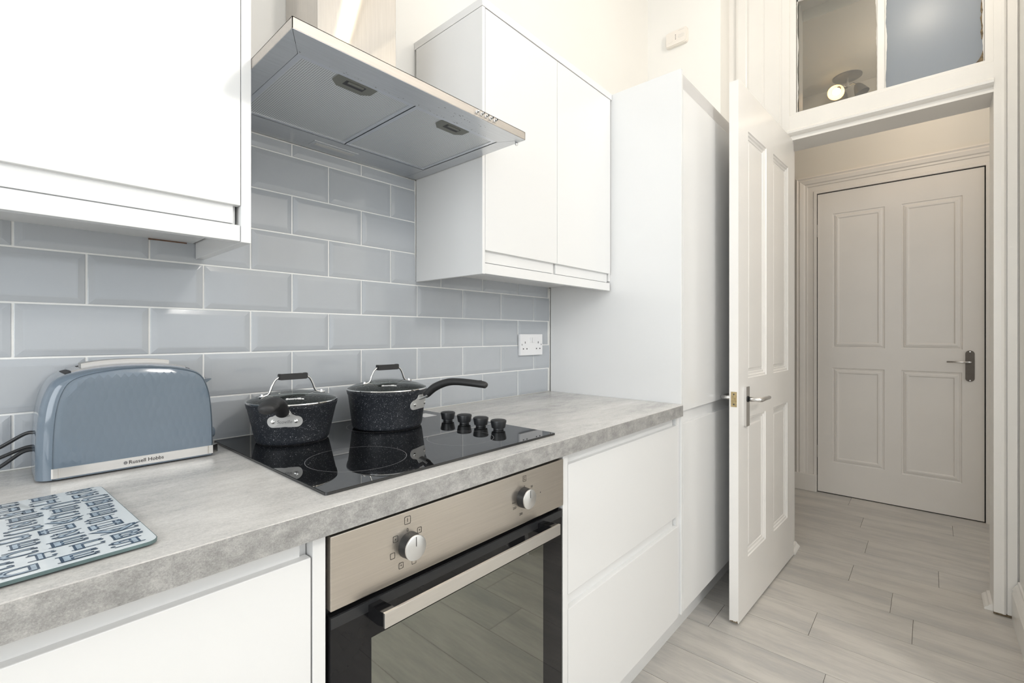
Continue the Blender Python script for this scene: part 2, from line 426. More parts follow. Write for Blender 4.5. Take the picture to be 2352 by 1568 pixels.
# floor slab + planks (planks lie along y, 0.1995 wide)
floor = struct('floor', box(XL-0.1, XH1+0.1, YF-0.1, 1.3, -0.12, -0.004), M['plank_gap'], origin=(0, 0, -0.12))
fixed = {2.71: -0.982, 3.13: -1.010, 3.33: -0.45, 3.53: -0.955, 2.11: -0.918, 2.31: -1.218, 1.71: -1.003, 1.91: -0.611, 2.91: -0.10, 1.51: -0.25}
PW = 0.1995; plank_meshes = {}
def plank_mesh(w, ln):
    k = (round(w, 4), round(ln, 4))
    if k not in plank_meshes:
        bm = bmesh.new(); g = 0.0006
        z0, z1, b = -0.004, 0.0, 0.0003
        lo = [(-w/2+g, -ln/2+g), (w/2-g, -ln/2+g), (w/2-g, ln/2-g), (-w/2+g, ln/2-g)]
        a = [bm.verts.new((x, y, z0)) for x, y in lo]; c = [bm.verts.new((x, y, z1-b)) for x, y in lo]
        d = [bm.verts.new((x*(1-2*b/w), y*(1-2*b/ln), z1)) for x, y in lo]
        for p, q in ((a, c), (c, d)):
            for i in range(4): bm.faces.new((p[i], p[(i+1) % 4], q[(i+1) % 4], q[i])).material_index = (1 if p is a else 0)
        bm.faces.new(d); bmesh.ops.recalc_face_normals(bm, faces=bm.faces)
        me = bpy.data.meshes.new('plank'); bm.to_mesh(me); bm.free(); me.materials.append(M['plank']); me.materials.append(M['plank_gap']); plank_meshes[k] = me
    return plank_meshes[k]
x = 1.5095-21*PW; i = 0
while x < XH1-0.001:
    x1 = min(x+PW, XH1); xa = max(x, XL)
    ya_lim, yb_lim = YF, (1.2 if x1 > XH0+0.01 else 0.0)
    if x > 1.95 and x1 < XH0: ya_lim = -1.54
    j0 = None
    for k, v in fixed.items():
        if abs(k-x) < 0.03: j0 = v
    if j0 is None: j0 = random.uniform(-1.2, 0)
    y = j0-1.2*3
    while y < yb_lim:
        a, b = max(y, ya_lim), min(y+1.2, yb_lim)
        if b-a > 0.02 and x1-xa > 0.02:
            o = bpy.data.objects.new('plank', plank_mesh(x1-xa, b-a)); COL.objects.link(o)
            place(o, ((xa+x1)/2, (a+b)/2, 0), floor)
        y += 1.2
    x = x1; i += 1

# back wall, side walls, ceilings
wall_back = struct('wall_back', box(XL-0.1, XR, 0.0, 0.12, 0, HK), M['wall'], origin=(0, 0, 0))
struct('wall_left', boxes([(XL-0.12, XL, YF, 0, 0, 0.88), (XL-0.12, XL, YF, 0, 2.64, HK), (XL-0.12, XL, YF, -2.5, 0.88, 2.64), (XL-0.12, XL, -0.7, 0, 0.88, 2.64)]), M['wall'])
struct('wall_front', boxes([(XL, 1.95, YF-0.12, YF, 0, 0.98), (XL, 1.95, YF-0.12, YF, 2.64, HK), (XL, -0.65, YF-0.12, YF, 0.98, 2.64), (1.55, 1.95, YF-0.12, YF, 0.98, 2.64)]), M['wall'])
struct('wall_side', boxes([(1.90, 2.80, -1.66, -1.54, 0, HK), (1.90, 2.02, YF, -1.54, 0, HK)]), M['wall'])
struct('ceiling', box(XL, XR, YF, 0.0, HK, HK+0.1), M['ceil'])
# wall with the doorway (opening y -1.466..-0.739, z 0..2.17; fanlight z 2.31..2.90)
OY0, OY1, OZ = -1.466, -0.713, 2.17
PY0, PYM0, PYM1, PY1, PZ0, PZ1 = -1.441, -1.111, -1.083, -0.751, 2.312, 2.905
struct('wall_doorway', boxes([(XR, XH0, OY1, 1.2, 0, HK), (XR, XH0, YF, OY0, 0, HK), (XR, XH0, OY0, OY1, OZ, PZ0-0.02), (XR, XH0, OY0, OY1, PZ1+0.02, HK), (XR, XH0, OY0, PY0, PZ0-0.02, PZ1+0.02), (XR, XH0, PY1, OY1, PZ0-0.02, PZ1+0.02)]), M['wood_white'])
struct('wall_boxing', box(2.65, XR, -0.42, 0.0, 0, HK), M['wall'])
# hall
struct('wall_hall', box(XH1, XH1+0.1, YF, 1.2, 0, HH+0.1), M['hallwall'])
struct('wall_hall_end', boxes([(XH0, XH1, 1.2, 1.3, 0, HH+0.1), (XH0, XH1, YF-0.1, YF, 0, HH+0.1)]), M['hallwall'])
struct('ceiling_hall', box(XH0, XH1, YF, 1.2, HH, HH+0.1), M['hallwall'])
# cornice of the hall, doorway side and door side
def cornice(x0, sgn):
    bm = bmesh.new(); pr = [(0, 0), (0.10, 0), (0.10, -0.012), (0.07, -0.02), (0.035, -0.045), (0.018, -0.08), (0.0, -0.085)]
    return add_prism(bm, pr, lambda u, v, d: Vector((x0+sgn*u, d, HH+v)), YF, 1.2)
struct('trim_1', cornice(XH0, 1), M['hallwall'])
# kitchen window left of the camera, and one added behind it for fill
def window(name, horiz, a0, a1, z0, z1, pos):
    root_bm = bmesh.new(); t = 0.05
    def B(u0, u1, w0, w1, d=0.03):
        if horiz: add_box(root_bm, u0, u1, pos-d, pos+d, w0, w1, bev=0.004)
        else: add_box(root_bm, pos-d, pos+d, u0, u1, w0, w1, bev=0.004)
    B(a0, a0+t, z0, z1); B(a1-t, a1, z0, z1); B(a0, a1, z0, z0+t); B(a0, a1, z1-t, z1)
    B((a0+a1)/2-0.025, (a0+a1)/2+0.025, z0, z1, 0.025); B(a0, a1, (z0+z1)/2-0.025, (z0+z1)/2+0.025, 0.025)
    return struct(name, root_bm, M['wood_white'])
window('window_2', False, -2.5, -0.7, 0.88, 2.64, XL-0.06)
window('added_window', True, -0.65, 1.55, 0.98, 2.64, YF-0.06)

# --- door casing, frame and transom bar in front of the doorway wall
def casing_profile(y_a, y_b, flip):
    """section of the architrave from outer edge y_a to the opening y_b (x = depth in front of the wall)"""
    w = abs(y_b-y_a); s = 1 if y_b > y_a else -1
    ys = [(0, 0), (0, .016), (.012, .022), (.050, .022), (.055, .017), (.062, .022), (.068, .026), (w*.50, .026), (w*.50+.004, .019), (w*.50+.010, .019), (w*.50+.014, .024),
          (w*.82, .024), (w*.82+.004, .016), (w*.82+.010, .016), (w*.82+.014, .020), (w, .020), (w, 0)]
    return [(y_a+s*u, d if d in (0,) else .022+(d-.022)*.55) for u, d in ys]
def vert_casing(y_a, y_b, z0, z1):
    bm = bmesh.new(); return add_prism(bm, casing_profile(y_a, y_b, 0), lambda u, v, d: Vector((XR-v, u, d)), z0, z1)
struct('trim_2', vert_casing(-0.462, -0.722, 0.0, HK), M['wood_white'])
bm = bmesh.new()
add_prism(bm, [(-1.534, 0), (-1.534, .016), (-1.506, .016), (-1.506, .010), (-1.502, .010), (-1.502, .020), (-1.496, .024), (-1.488, .020), (-1.466, .020), (-1.466, 0)], lambda u, v, d: Vector((XR-v, u, d)), 0.012, HK)
struct('trim_3', bm, M['wood_white'])
# transom bar with a rounded moulding
bm = bmesh.new()
add_prism(bm, [(2.17, 0), (2.17, .018), (2.181, .018), (2.183, .008), (2.194, .008), (2.198, .020), (2.206, .032), (2.216, .034), (2.224, .028), (2.230, .018), (2.296, .018), (2.300, .014), (2.300, 0)],
          lambda u, v, d: Vector((XR-v, d, u)), OY0, OY1)
struct('trim_4', bm, M['wood_white'])
# fanlight: frame, two panes, glazing bar, putty
fan = struct('window_1', boxes([(XR-0.012, XR+0.06, OY0, PY0, 2.300, 2.95), (XR-0.012, XR+0.06, PY1, OY1, 2.300, 2.95), (XR-0.012, XR+0.06, PY0, PY1, 2.300, PZ0), (XR-0.012, XR+0.06, PY0, PY1, PZ1, 2.95)]), M['wood_white'])
tag(obj('glazing_bar', box(XR-0.010, XR+0.055, PYM0, PYM1, PZ0, PZ1, bev=0.004), M['wood_white'], fan))
obj('pane', box(XR+0.020, XR+0.024, PYM1, PY1, PZ0, PZ1), M['pane_clear'], fan)['label'] = 'clear old pane on the left'
obj('pane', box(XR+0.020, XR+0.024, PY0, PYM0, PZ0, PZ1), M['pane_film'], fan)['label'] = 'hazy bluish filmed pane on the right'
# ragged putty lines round the panes
bm = bmesh.new()
def putty(y0, y1, z0, z1, inward, n=60):
    ws = [0.0035]
    for k in range(n): ws.append(min(.0075, max(.0018, ws[-1]+random.uniform(-.0014, .0014))))
    # wavy strip along an edge, width varies
    for k in range(n):
        t0, t1 = k/n, (k+1)/n
        a = Vector((0, y0+(y1-y0)*t0, z0+(z1-z0)*t0)); b = Vector((0, y0+(y1-y0)*t1, z0+(z1-z0)*t1))
        n2 = Vector(inward)
        q = [a, b, b+n2*ws[k+1], a+n2*ws[k]]
        lo = [bm.verts.new((XR+0.010, p.y, p.z)) for p in q]; hi = [bm.verts.new((XR+0.0195, p.y, p.z)) for p in q]
        bm.faces.new(lo); bm.faces.new(hi)
        for i2 in range(4): bm.faces.new((lo[i2], lo[(i2+1) % 4], hi[(i2+1) % 4], hi[i2]))
for (ya, yb) in ((PYM1, PY1), (PY0, PYM0)):
    putty(ya, ya, PZ0, PZ1, (0, 1, 0)); putty(yb, yb, PZ0, PZ1, (0, -1, 0)); putty(ya, yb, PZ0, PZ0, (0, 0, 1), 30); putty(ya, yb, PZ1, PZ1, (0, 0, -1), 30)
obj('putty', bm, M['wood_white'], fan)
bm = bmesh.new()
poly = [(PY0+0.003, PZ0), (PY0+0.045, PZ0)]
poly += [(PY0+0.045-0.042*math.sin(a*PI/16), PZ0+0.075*(1-math.cos(a*PI/16))+0.004) for a in range(1, 8)] + [(PY0+0.003, PZ0+0.10)]
add_prism(bm, poly, lambda u, v, d: Vector((d, u, v)), XR+0.0165, XR+0.0195)
zz = PZ0+0.10; 
pl = [(PY0+0.002, zz)]
for k in range(14): pl.append((PY0+0.006+random.uniform(0.0, 0.007), zz+0.015*k+0.01))
pl.append((PY0+0.002, zz+0.22)); add_prism(bm, pl, lambda u, v, d: Vector((d, u, v)), XR+0.0165, XR+0.0195)
obj('torn_film_edge', bm, M['dirt'], fan)['label'] = 'brown torn film in the corner'
# door stop beads at the foot of the jambs
def bead(y0, y1, x0, x1):
    bm = bmesh.new(); s = 1 if y1 > y0 else -1; w = abs(y1-y0)
    add_prism(bm, [(y0, 0), (y0, .028), (y0+s*w*.35, .026), (y0+s*w*.5, .018), (y0+s*w*.8, .012), (y1, .006), (y1, 0)], lambda u, v, d: Vector((d, u, v)), x0, x1); return bm
struct('trim_5', bead(OY0, OY0+0.026, 2.812, 2.955), M['wood_white'])
struct('trim_6', bead(OY1, OY1-0.026, 2.835, 2.955), M['wood_white'])
# chipped wood at the foot of the right casing
bm = bmesh.new()
pts = [(-1.534, 0.001)] + [(-1.534+0.068*k/9, 0.011+random.uniform(-.002, .006)) for k in range(10)] + [(-1.466, 0.001)]
add_prism(bm, pts, lambda u, v, d: Vector((d, u, v)), XR-0.012, XR-0.001)
struct('trim_7', bm, M['dirt'])
# baseboards
def skirt_prof(): return [(0, 0), (.016, 0), (.016, .112), (.013, .118), (.015, .126), (.010, .140), (.005, .150), (.004, .160), (0, .162)]
bm = bmesh.new(); add_prism(bm, skirt_prof(), lambda u, v, d: Vector((d, -1.54+u*1.4, v)), 1.90, XR-0.024); struct('baseboard_right', bm, M['wood_white'])
bm = bmesh.new(); add_prism(bm, skirt_prof(), lambda u, v, d: Vector((XH1-u, d, v)), -0.511, 1.2); struct('baseboard_hall', bm, M['hall_door'])
bm = bmesh.new(); add_prism(bm, skirt_prof(), lambda u, v, d: Vector((XL+u, d, v)), YF, -0.0); struct('baseboard_left', bm, M['wood_white'])

# --- panelled door leaves
def panel_leaf(mapf, w, z0, z1, th, panels, mat, name, parent_args):
    """mapf(s, z, n): n = outward distance from the seen face"""
    bm = bmesh.new()
    ss = sorted({0.0, w}|{p for q in panels for p in q[:2]}); zs = sorted({z0, z1}|{p for q in panels for p in q[2:]})
    def inpanel(s, z): return any(a < s < b and c < z < d for a, b, c, d in panels)
    grid = {}
    for side, n in ((0, 0.0), (1, -th)):
        for i_, s in enumerate(ss):
            for j_, z in enumerate(zs): grid[(side, i_, j_)] = bm.verts.new(mapf(s, z, n))
        for i_ in range(len(ss)-1):
            for j_ in range(len(zs)-1):
                if not inpanel((ss[i_]+ss[i_+1])/2, (zs[j_]+zs[j_+1])/2):
                    bm.faces.new([grid[(side, a, b)] for a, b in ((i_, j_), (i_+1, j_), (i_+1, j_+1), (i_, j_+1))])
    I, J = len(ss)-1, len(zs)-1
    for i_ in range(I):
        for j_ in (0, J): bm.faces.new([grid[(0, i_, j_)], grid[(0, i_+1, j_)], grid[(1, i_+1, j_)], grid[(1, i_, j_)]])
    for j_ in range(J):
        for i_ in (0, I): bm.faces.new([grid[(0, i_, j_)], grid[(0, i_, j_+1)], grid[(1, i_, j_+1)], grid[(1, i_, j_)]])
    leaf = struct(name, bm, mat)
    for (a, b, c, d) in panels:
        pb = bmesh.new()
        for sg, base in ((1, 0.0), (-1, -th)):
            loops = []
            for ins, dep in ((0, 0), (.003, .004), (.010, .005), (.014, .009), (.022, .010), (.024, .0125), (.034, .0125), (.040, .009)):
                loops.append([pb.verts.new(mapf(s, z, base-sg*dep)) for s, z in ((a+ins, c+ins), (b-ins, c+ins), (b-ins, d-ins), (a+ins, d-ins))])
            for p, q in zip(loops, loops[1:]):
                for k in range(4): pb.faces.new((p[k], p[(k+1) % 4], q[(k+1) % 4], q[k]))
            pb.faces.new(loops[-1])
        obj('panel', pb, mat, leaf)
    return leaf
P0 = Vector((1.986, -0.701, 0)); P1 = Vector((2.812, -0.737, 0)); DV = (P1-P0).normalized(); DN = Vector((DV.y, -DV.x, 0))   # DN points to the camera side (-y)
if DN.y > 0: DN = -DN
LW_ = 0.824
kmap = lambda s, z, n: P0+DV*s+Vector((0, 0, z))+DN*n
door1 = panel_leaf(kmap, LW_, 0.011, 2.176, 0.035, [(0.115, 0.362, 0.981, 2.005), (0.466, 0.718, 0.981, 2.010), (0.112, 0.350, 0.240, 0.818), (0.468, 0.706, 0.236, 0.820)], M['door_white'], 'door_1', None)
door1['label'] = 'white four-panel kitchen door standing open beside the tall cupboard'
def lever_set(parent, sg, base):
    pm = lambda s, z, n: kmap(s, z, base+sg*n)
    bm = bmesh.new(); add_prism(bm, rrect(0.082, 0.868, 0.040, 0.162, 0.004), lambda u, v, d: pm(u, v, d), 0, 0.010)
    pl = obj('handle_plate', bm, M['satin'], parent)
    bm = bmesh.new(); add_tube(bm, [pm(0.082, 0.898, 0.010), pm(0.082, 0.898, 0.0125)], 0.0125, 20)
    obj('lever_collar', bm, M['black_plastic'], pl)
    bm = bmesh.new()
    add_tube(bm, [pm(0.082, 0.898, 0.011), pm(0.082, 0.898, 0.040), pm(0.083, 0.898, 0.052), pm(0.090, 0.898, 0.058), pm(0.130, 0.899, 0.058), pm(0.190, 0.899, 0.058), pm(0.2, 0.899, 0.058)],
             [0.0095, 0.0092, 0.0092, 0.009, 0.0085, 0.008, 0.006], 16)
    obj('lever', bm, M['satin'], pl)
    return pl
lever_set(door1, 1, 0.0); lever_set(door1, -1, -0.035)
bm = bmesh.new(); add_prism(bm, [(-.028+.0, .872), (-.006, .872), (-.006, .932), (-.028, .932)], lambda u, v, d: kmap(d, v, u), 0.0003, -0.0018)
lockp = obj('latch_plate', bm, M['brass'], door1); lockp['label'] = 'paint-flecked brass latch plate'
bm = bmesh.new(); add_prism(bm, rrect(-.017, .902, .009, .013, .002), lambda u, v, d: kmap(d, v, u), -0.0018, -0.006)
obj('latch_bolt', bm, M['brass'], lockp)
bm = bmesh.new()
for zc in (.882, .922): add_tube(bm, [kmap(-0.0018, zc, -.017), kmap(-0.0026, zc, -.017)], 0.003, 10)
obj('screw', bm, M['pin_dark'], lockp)
bm = bmesh.new()
poly = [(-.034, .0115)] + [(-.034+.033*k/8, .0115+random.uniform(0.0, .010)) for k in range(1, 8)] + [(-.002, .0115)]
add_prism(bm, poly, lambda u, v, d: kmap(d, v, u), 0.0003, -0.0012)
obj('chipped_corner', bm, M['dirt'], door1)['label'] = 'chipped bare wood at the foot of the leaf'

# hall door (door_2) with casing
hmap = lambda s, z, n: Vector((4.098-n, -0.648-s, z))
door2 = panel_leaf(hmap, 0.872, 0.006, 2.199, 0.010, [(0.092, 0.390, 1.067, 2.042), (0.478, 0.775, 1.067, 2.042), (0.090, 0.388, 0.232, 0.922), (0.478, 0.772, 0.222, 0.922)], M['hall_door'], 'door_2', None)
door2['label'] = 'closed white four-panel door across the hall'
bm = bmesh.new(); add_prism(bm, rrect(0.808, 0.965, 0.042, 0.195, 0.0205, 8), lambda u, v, d: hmap(u, v, d), 0, 0.006)
pl = obj('handle_plate', bm, M['bronze'], door2)
bm = bmesh.new(); add_tube(bm, [hmap(.808, .990, .006), hmap(.808, .990, .030), hmap(.803, .990, .040), hmap(.78, .990, .044), hmap(.70, .990, .044)], [.007, .007, .007, .006, .0055], 12)
obj('lever', bm, M['satin'], pl)
bm = bmesh.new()
for zc in (.875, 1.055): add_tube(bm, [hmap(.808, zc, .006), hmap(.808, zc, .0075)], .0035, 10)
obj('screw', bm, M['satin'], pl)
bm = bmesh.new()
for zc in (1.93, 0.30): add_box(bm, 4.090, 4.106, -0.647, -0.6435, zc-0.045, zc+0.045)
obj('hinge', bm, M['satin'], door2)
def arch(w): return [(0, .000), (0, .022), (.018, .022), (.022, .015), (w*.42, .015), (w*.45, .021), (w*.55, .021), (w*.60, .028), (w*.78, .034), (w*.85, .030), (w*.92, .036), (w, .030), (w, 0)]
bm = bmesh.new()
y0, y1, zt, wd = -0.643, -1.526, 2.206, 0.135
add_prism(bm, arch(wd), lambda u, v, d: Vector((XH1-v, y0+u, d*(zt+u))), 0.0, 1.0)
add_prism(bm, arch(wd), lambda u, v, d: Vector((XH1-v, y1-u, d*(zt+u))), 0.0, 1.0)
add_prism(bm, arch(wd), lambda u, v, d: Vector((XH1-v, (y0+u) if d < .5 else (y1-u), zt+u)), 0.0, 1.0)
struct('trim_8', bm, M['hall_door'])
struct('trim_10', box(4.068, XH1, -0.644, -0.500, 0.0, 0.125, bev=0.004), M['hall_door'])
struct('gap_shade_sheet', boxes([(XH1-0.001, XH1-0.0005, y1, y0, 0, zt)]), M['black_void'])  # black sheet behind the leaf paints the shaded gap round the door

# ------------------------------------------------------------------ wall tiles (children of wall_back)
TX0, TPX, TPZ, TZ = 0.0291, 0.203, 0.1032, 0.910
grout_bm = boxes([(-1.0, 1.664, -0.0046, 0.001, 0.905, 1.3745), (0.335, 0.935, -0.0046, 0.001, 1.3745, 1.6695)])
obj('grout', grout_bm, M['grout'], wall_back)
tile_meshes = {}
def tile_mesh(w, h, cut):
    k = (round(w, 4), round(h, 4), cut)
    if k in tile_meshes: return tile_meshes[k]
    bm = bmesh.new(); B = 0.013; eL, eR, eB, eT = cut     # True = factory bevelled edge
    # cross section depths (y negative = proud): base -0.000, lip -0.0045, face -0.0085
    def ring(i, y): return [bm.verts.new((-w/2+(i if eL else 0), y, i if eB else 0)), bm.verts.new((w/2-(i if eR else 0), y, i if eB else 0)),
                            bm.verts.new((w/2-(i if eR else 0), y, h-(i if eT else 0))), bm.verts.new((-w/2+(i if eL else 0), y, h-(i if eT else 0)))]
    def rp(i): return [(-w/2+(i if eL else 0), (i if eB else 0)), (w/2-(i if eR else 0), (i if eB else 0)), (w/2-(i if eR else 0), h-(i if eT else 0)), (-w/2+(i if eL else 0), h-(i if eT else 0))]
    levels = [(0, 0.0), (0, -0.0050), (0.0008, -0.0056), (B-0.002, -0.0074), (B+0.001, -0.0076)]
    rs = [[bm.verts.new((px, y, pz)) for px, pz in rp(i_)] for i_, y in levels]
    # cut edges keep full height: move the lip of those edges out to the face depth
    for a, b in zip(rs, rs[1:]):
        for q in range(4):
            try: bm.faces.new((a[q], a[(q+1) % 4], b[(q+1) % 4], b[q]))
            except ValueError: pass
    bm.faces.new(rs[-1])
    bmesh.ops.remove_doubles(bm, verts=bm.verts, dist=1e-6)
    bmesh.ops.recalc_face_normals(bm, faces=bm.faces)
    me = bpy.data.meshes.new('tile'); bm.to_mesh(me); bm.free(); me.materials.append(M['tile']); tile_meshes[k] = me; return me
def put_tile(x0, x1, z0, z1, fx0, fx1, fz0, fz1):
    e = 1e-4
    if x1-x0 < 0.008 or z1-z0 < 0.006: return
    cut = (abs(x0-fx0) < e, abs(x1-fx1) < e, abs(z0-fz0) < e, abs(z1-fz1) < e)
    w = x1-x0; h = z1-z0
    if w < 0.03: cut = (False, False, cut[2], cut[3])
    if h < 0.03: cut = (cut[0], cut[1], False, False) if h < 0.016 else (cut[0], cut[1], cut[2], False)
    o = bpy.data.objects.new('tile', tile_mesh(w, h, cut)); COL.objects.link(o)
    place(o, ((x0+x1)/2, -0.0008+random.uniform(-.0004, .0004), z0), wall_back)
    o.rotation_euler = (random.uniform(-.004, .004), 0, random.uniform(-.003, .003))
G = 0.0019
for row in range(8):
    z0, z1 = TZ+row*TPZ+G, TZ+(row+1)*TPZ-G
    off = 0.0 if row % 2 == 0 else 0.5
    for c in range(-5, 9):
        fx0, fx1 = TX0+(c+off)*TPX+G, TX0+(c+1+off)*TPX-G
        if row <= 3: spans = [(-1.0, 1.6625)]; zc = 1.40
        elif row == 4: spans = [(-1.0, 0.334, 1.3700), (0.334, 0.937, 9), (0.937, 1.6625, 1.3735)]
        else: spans = [(0.336, 0.934, 9)]
        if row < 4: spans = [(-1.0, 1.6625, 9)]
        # merge spans: a tile crossing a cupboard edge is cut there
        for (sa, sb, top) in spans:
            a, b = max(fx0, sa), min(fx1, sb); t = min(z1, top, 1.6665)
            if b > a: put_tile(a, b, z0, t, fx0, fx1, z0, z1)
# sealant under the hood and where tiles meet the cupboard
bm = bmesh.new()
add_tube(bm, [(0.335, -0.008, 1.6655), (0.45, -0.008, 1.665), (0.62, -0.008, 1.6655), (0.80, -0.008, 1.665), (0.934, -0.008, 1.6655)], [0.0026, 0.002, 0.0013, 0.0024, 0.0012], 8)
add_tube(bm, [(0.9335, -0.0075, 1.34), (0.9335, -0.0075, 1.5), (0.9335, -0.0075, 1.62), (0.9325, -0.0075, 1.665)], [0.0015, 0.0022, 0.0018, 0.004], 8)
add_tube(bm, [(1.6610, -0.0075, 0.9125), (1.6610, -0.0075, 1.15), (1.6610, -0.0075, 1.32), (1.6600, -0.0075, 1.366)], [0.0018, 0.0018, 0.0026, 0.0040], 8)
add_tube(bm, [(-1.0, -0.0085, 0.9115), (0.3, -0.0085, 0.9115), (1.66, -0.0085, 0.9115)], [0.0016, 0.0016, 0.0016], 8)
obj('sealant', bm, M['caulk'], wall_back)
obj('bare_edge', box(0.230, 0.300, -0.0090, -0.0025, 1.3662, 1.3689), M['chip'], wall_back)['label'] = 'bare brown chipboard gap above the tiles'

# ------------------------------------------------------------------ base units and worktop
FY = -0.600
# left base cabinet
t = thing('base_cabinet', 'glossy white base cupboard left of the oven, under the worktop', 'cabinet', (0.02, -0.3, 0))
obj('carcass', box(-0.29, 0.312, -0.580, -0.01, 0.15, 0.866), M['carcass'], t)
obj('door', box(-0.288, 0.311, FY, -0.582, 0.152, 0.837, bev=0.0015), M['gloss'], t)
obj('grip_channel', boxes([(-0.289, 0.3005, -0.586, -0.578, 0.820, 0.869)]), M['gloss'], t)
obj('filler_panel', box(0.3135, 0.3330, -0.600, -0.02, 0.15, 0.869, bev=0.001), M['gloss'], t)
obj('plinth', box(-0.29, 0.333, -0.525, -0.507, 0.0, 0.15), M['gloss'], t)

# oven
t = thing('built_in_oven', 'built-in oven with steel control panel and dark glass door', 'oven', (0.634, -0.3, 0.15))
obj('housing', boxes([(0.3345, 0.9335, -0.586, -0.05, 0.152, 0.868)]), M['black_void'], t)
fa = obj('control_panel', box(0.3385, 0.9305, -0.6045, -0.588, 0.7465, 0.8585, bev=0.0012), M['steel_oven'], t)
YFa = -0.6046
fm = lambda cx, cz, k=1.0: (lambda u, v: Vector((cx+u*k, YFa-0.0002, cz+v*k)))
def icon_box(cx, cz, w, h, inner=None, lw=0.0007):
    bm = bmesh.new(); ring_flat(bm, rrect(cx, cz, w, h, w*.16), rrect(cx, cz, w-2*lw, h-2*lw, w*.13), lambda u, v: Vector((u, YFa-0.0003, v)))
    if inner: merge(bm, text_bm(inner, h*0.72, fm(cx, cz)))
    return bm
def sym(b_): obj('printed_symbol', b_, M['ink'], fa)
sym(icon_box(0.4758, 0.8436, 0.0125, 0.0135, 'I')); sym(text_bm('0', 0.0085, fm(0.4758, 0.8269)))
sym(icon_box(0.5007, 0.8192, 0.0092, 0.0102, '+')); sym(icon_box(0.5086, 0.7936, 0.0092, 0.0102))
sym(icon_box(0.4890, 0.7695, 0.0092, 0.0102)); sym(icon_box(0.4627, 0.7710, 0.0092, 0.0102, '+'))
sym(icon_box(0.4460, 0.7928, 0.0092, 0.0102)); sym(icon_box(0.4516, 0.8190, 0.0096, 0.0106, 'x'))
sym(icon_box(0.7844, 0.8442, 0.0110, 0.0130, 'C'))
for tx, ts, ux, uz in (('50', .0072, .8089, .8206), ('200', .0074, .7724, .7697), ('250', .0074, .7512, .7878), ('max', .0062, .7483, .8003)): sym(text_bm(tx, ts, fm(ux, uz)))
for (dx, dz, r) in ((0, .0250, .0012), (.0490, .0, .0014), (.0160, .0150, .0006), (-.0075, -.0205, .0006), (-.0195, -.0090, .0006), (-.0185, -.0030, .0006)):
    c = Vector((0.7840+dx*1.15, YFa-0.0003, 0.8000+dz*1.1)); bm = bmesh.new(); bm.faces.new([bm.verts.new(c+Vector((r*math.cos(a), 0, r*math.sin(a)))) for a in [2*PI*q/10 for q in range(10)]]); sym(bm)
for cx, cz, r, lab in ((0.4790, 0.8010, 0.0213, 'function knob on the left'), (0.7800, 0.8040, 0.0213, 'temperature knob on the right')):
    bm = lathe([(0.0, 0.0), (r+0.0006, 0.0), (r+0.0004, 0.003), (r, 0.008), (r-.0005, 0.0180), (r-.0015, 0.0190), (0, 0.0190)], (cx, YFa, cz), 48, 'y')
    kn = obj('knob', bm, M['black_plastic'], fa, smooth=True); kn['label'] = lab
    bm = lathe([(0.0, 0.0205), (r-.0018, 0.0205), (r-.0004, 0.0197), (r-.0004, 0.0173), (r-.003, 0.0173)], (cx, YFa, cz), 48, 'y')
    obj('knob_face', bm, M['knob_face'], kn, smooth=True)
    obj('pointer_line', box(cx-.0006, cx+.0006, YFa-0.0209, YFa-0.0203, cz+0.003, cz+r-.0025), M['ink'], kn)
dr = obj('oven_door', box(0.3395, 0.9290, -0.6015, -0.589, 0.205, 0.7370, bev=0.001), M['oven_glass'], t)
obj('window', box(0.4080, 0.8540, -0.6021, -0.6016, 0.262, 0.6750), M['ovenwin'], dr)
obj('top_strip', box(0.3400, 0.9285, -0.6026, -0.6016, 0.7185, 0.7355, bev=0.0003), M['black_plastic'], dr)
hd = obj('handle', box(0.4020, 0.8560, -0.6500, -0.6445, 0.7110, 0.7345, bev=0.0008), M['alu'], dr); hd['label'] = 'silver bar handle'
for xa, xb in ((0.4025, 0.4240), (0.8340, 0.8555)):
    bm = bmesh.new(); add_prism(bm, [(-0.6020, 0.7085), (-0.6020, 0.7300), (-0.6440, 0.7335), (-0.6440, 0.7120), (-0.6300, 0.7085)], lambda u, v, d: Vector((d, u, v)), xa, xb)
    obj('handle_post', bm, M['black_gloss'], hd)
obj('lower_trim', box(0.3395, 0.9290, -0.6000, -0.589, 0.158, 0.2000, bev=0.001), M['steel_oven'], t)
obj('plinth', box(0.3335, 0.957, -0.525, -0.507, 0.0, 0.15), M['gloss'], t)

# drawer unit
t = thing('drawer_unit', 'white two-drawer unit between the oven and the tall cupboard', 'drawers', (1.30, -0.3, 0))
obj('carcass', box(0.9575, 1.633, -0.580, -0.01, 0.15, 0.866), M['carcass'], t)
obj('filler_panel', box(0.9345, 0.9555, -0.600, -0.02, 0.15, 0.869, bev=0.001), M['gloss'], t)
obj('grip_channel', boxes([(0.9580, 1.6180, -0.5865, -0.578, 0.828, 0.8685)]), M['gloss'], t)
obj('grip_channel', boxes([(0.9580, 1.6180, -0.5865, -0.578, 0.470, 0.5300)]), M['gloss'], t)
obj('drawer', box(0.9575, 1.6330, FY, -0.5815, 0.5150, 0.8380, bev=0.0015), M['gloss'], t)['label'] = 'upper drawer'
obj('drawer', box(0.9575, 1.6330, FY, -0.5815, 0.1530, 0.4790, bev=0.0015), M['gloss'], t)['label'] = 'lower drawer'
obj('plinth', box(0.9575, 1.6635, -0.525, -0.507, 0.0, 0.15), M['gloss'], t)
obj('end_strip', box(1.6345, 1.6635, -0.592, -0.02, 0.15, 0.868, bev=0.001), M['gloss'], t)

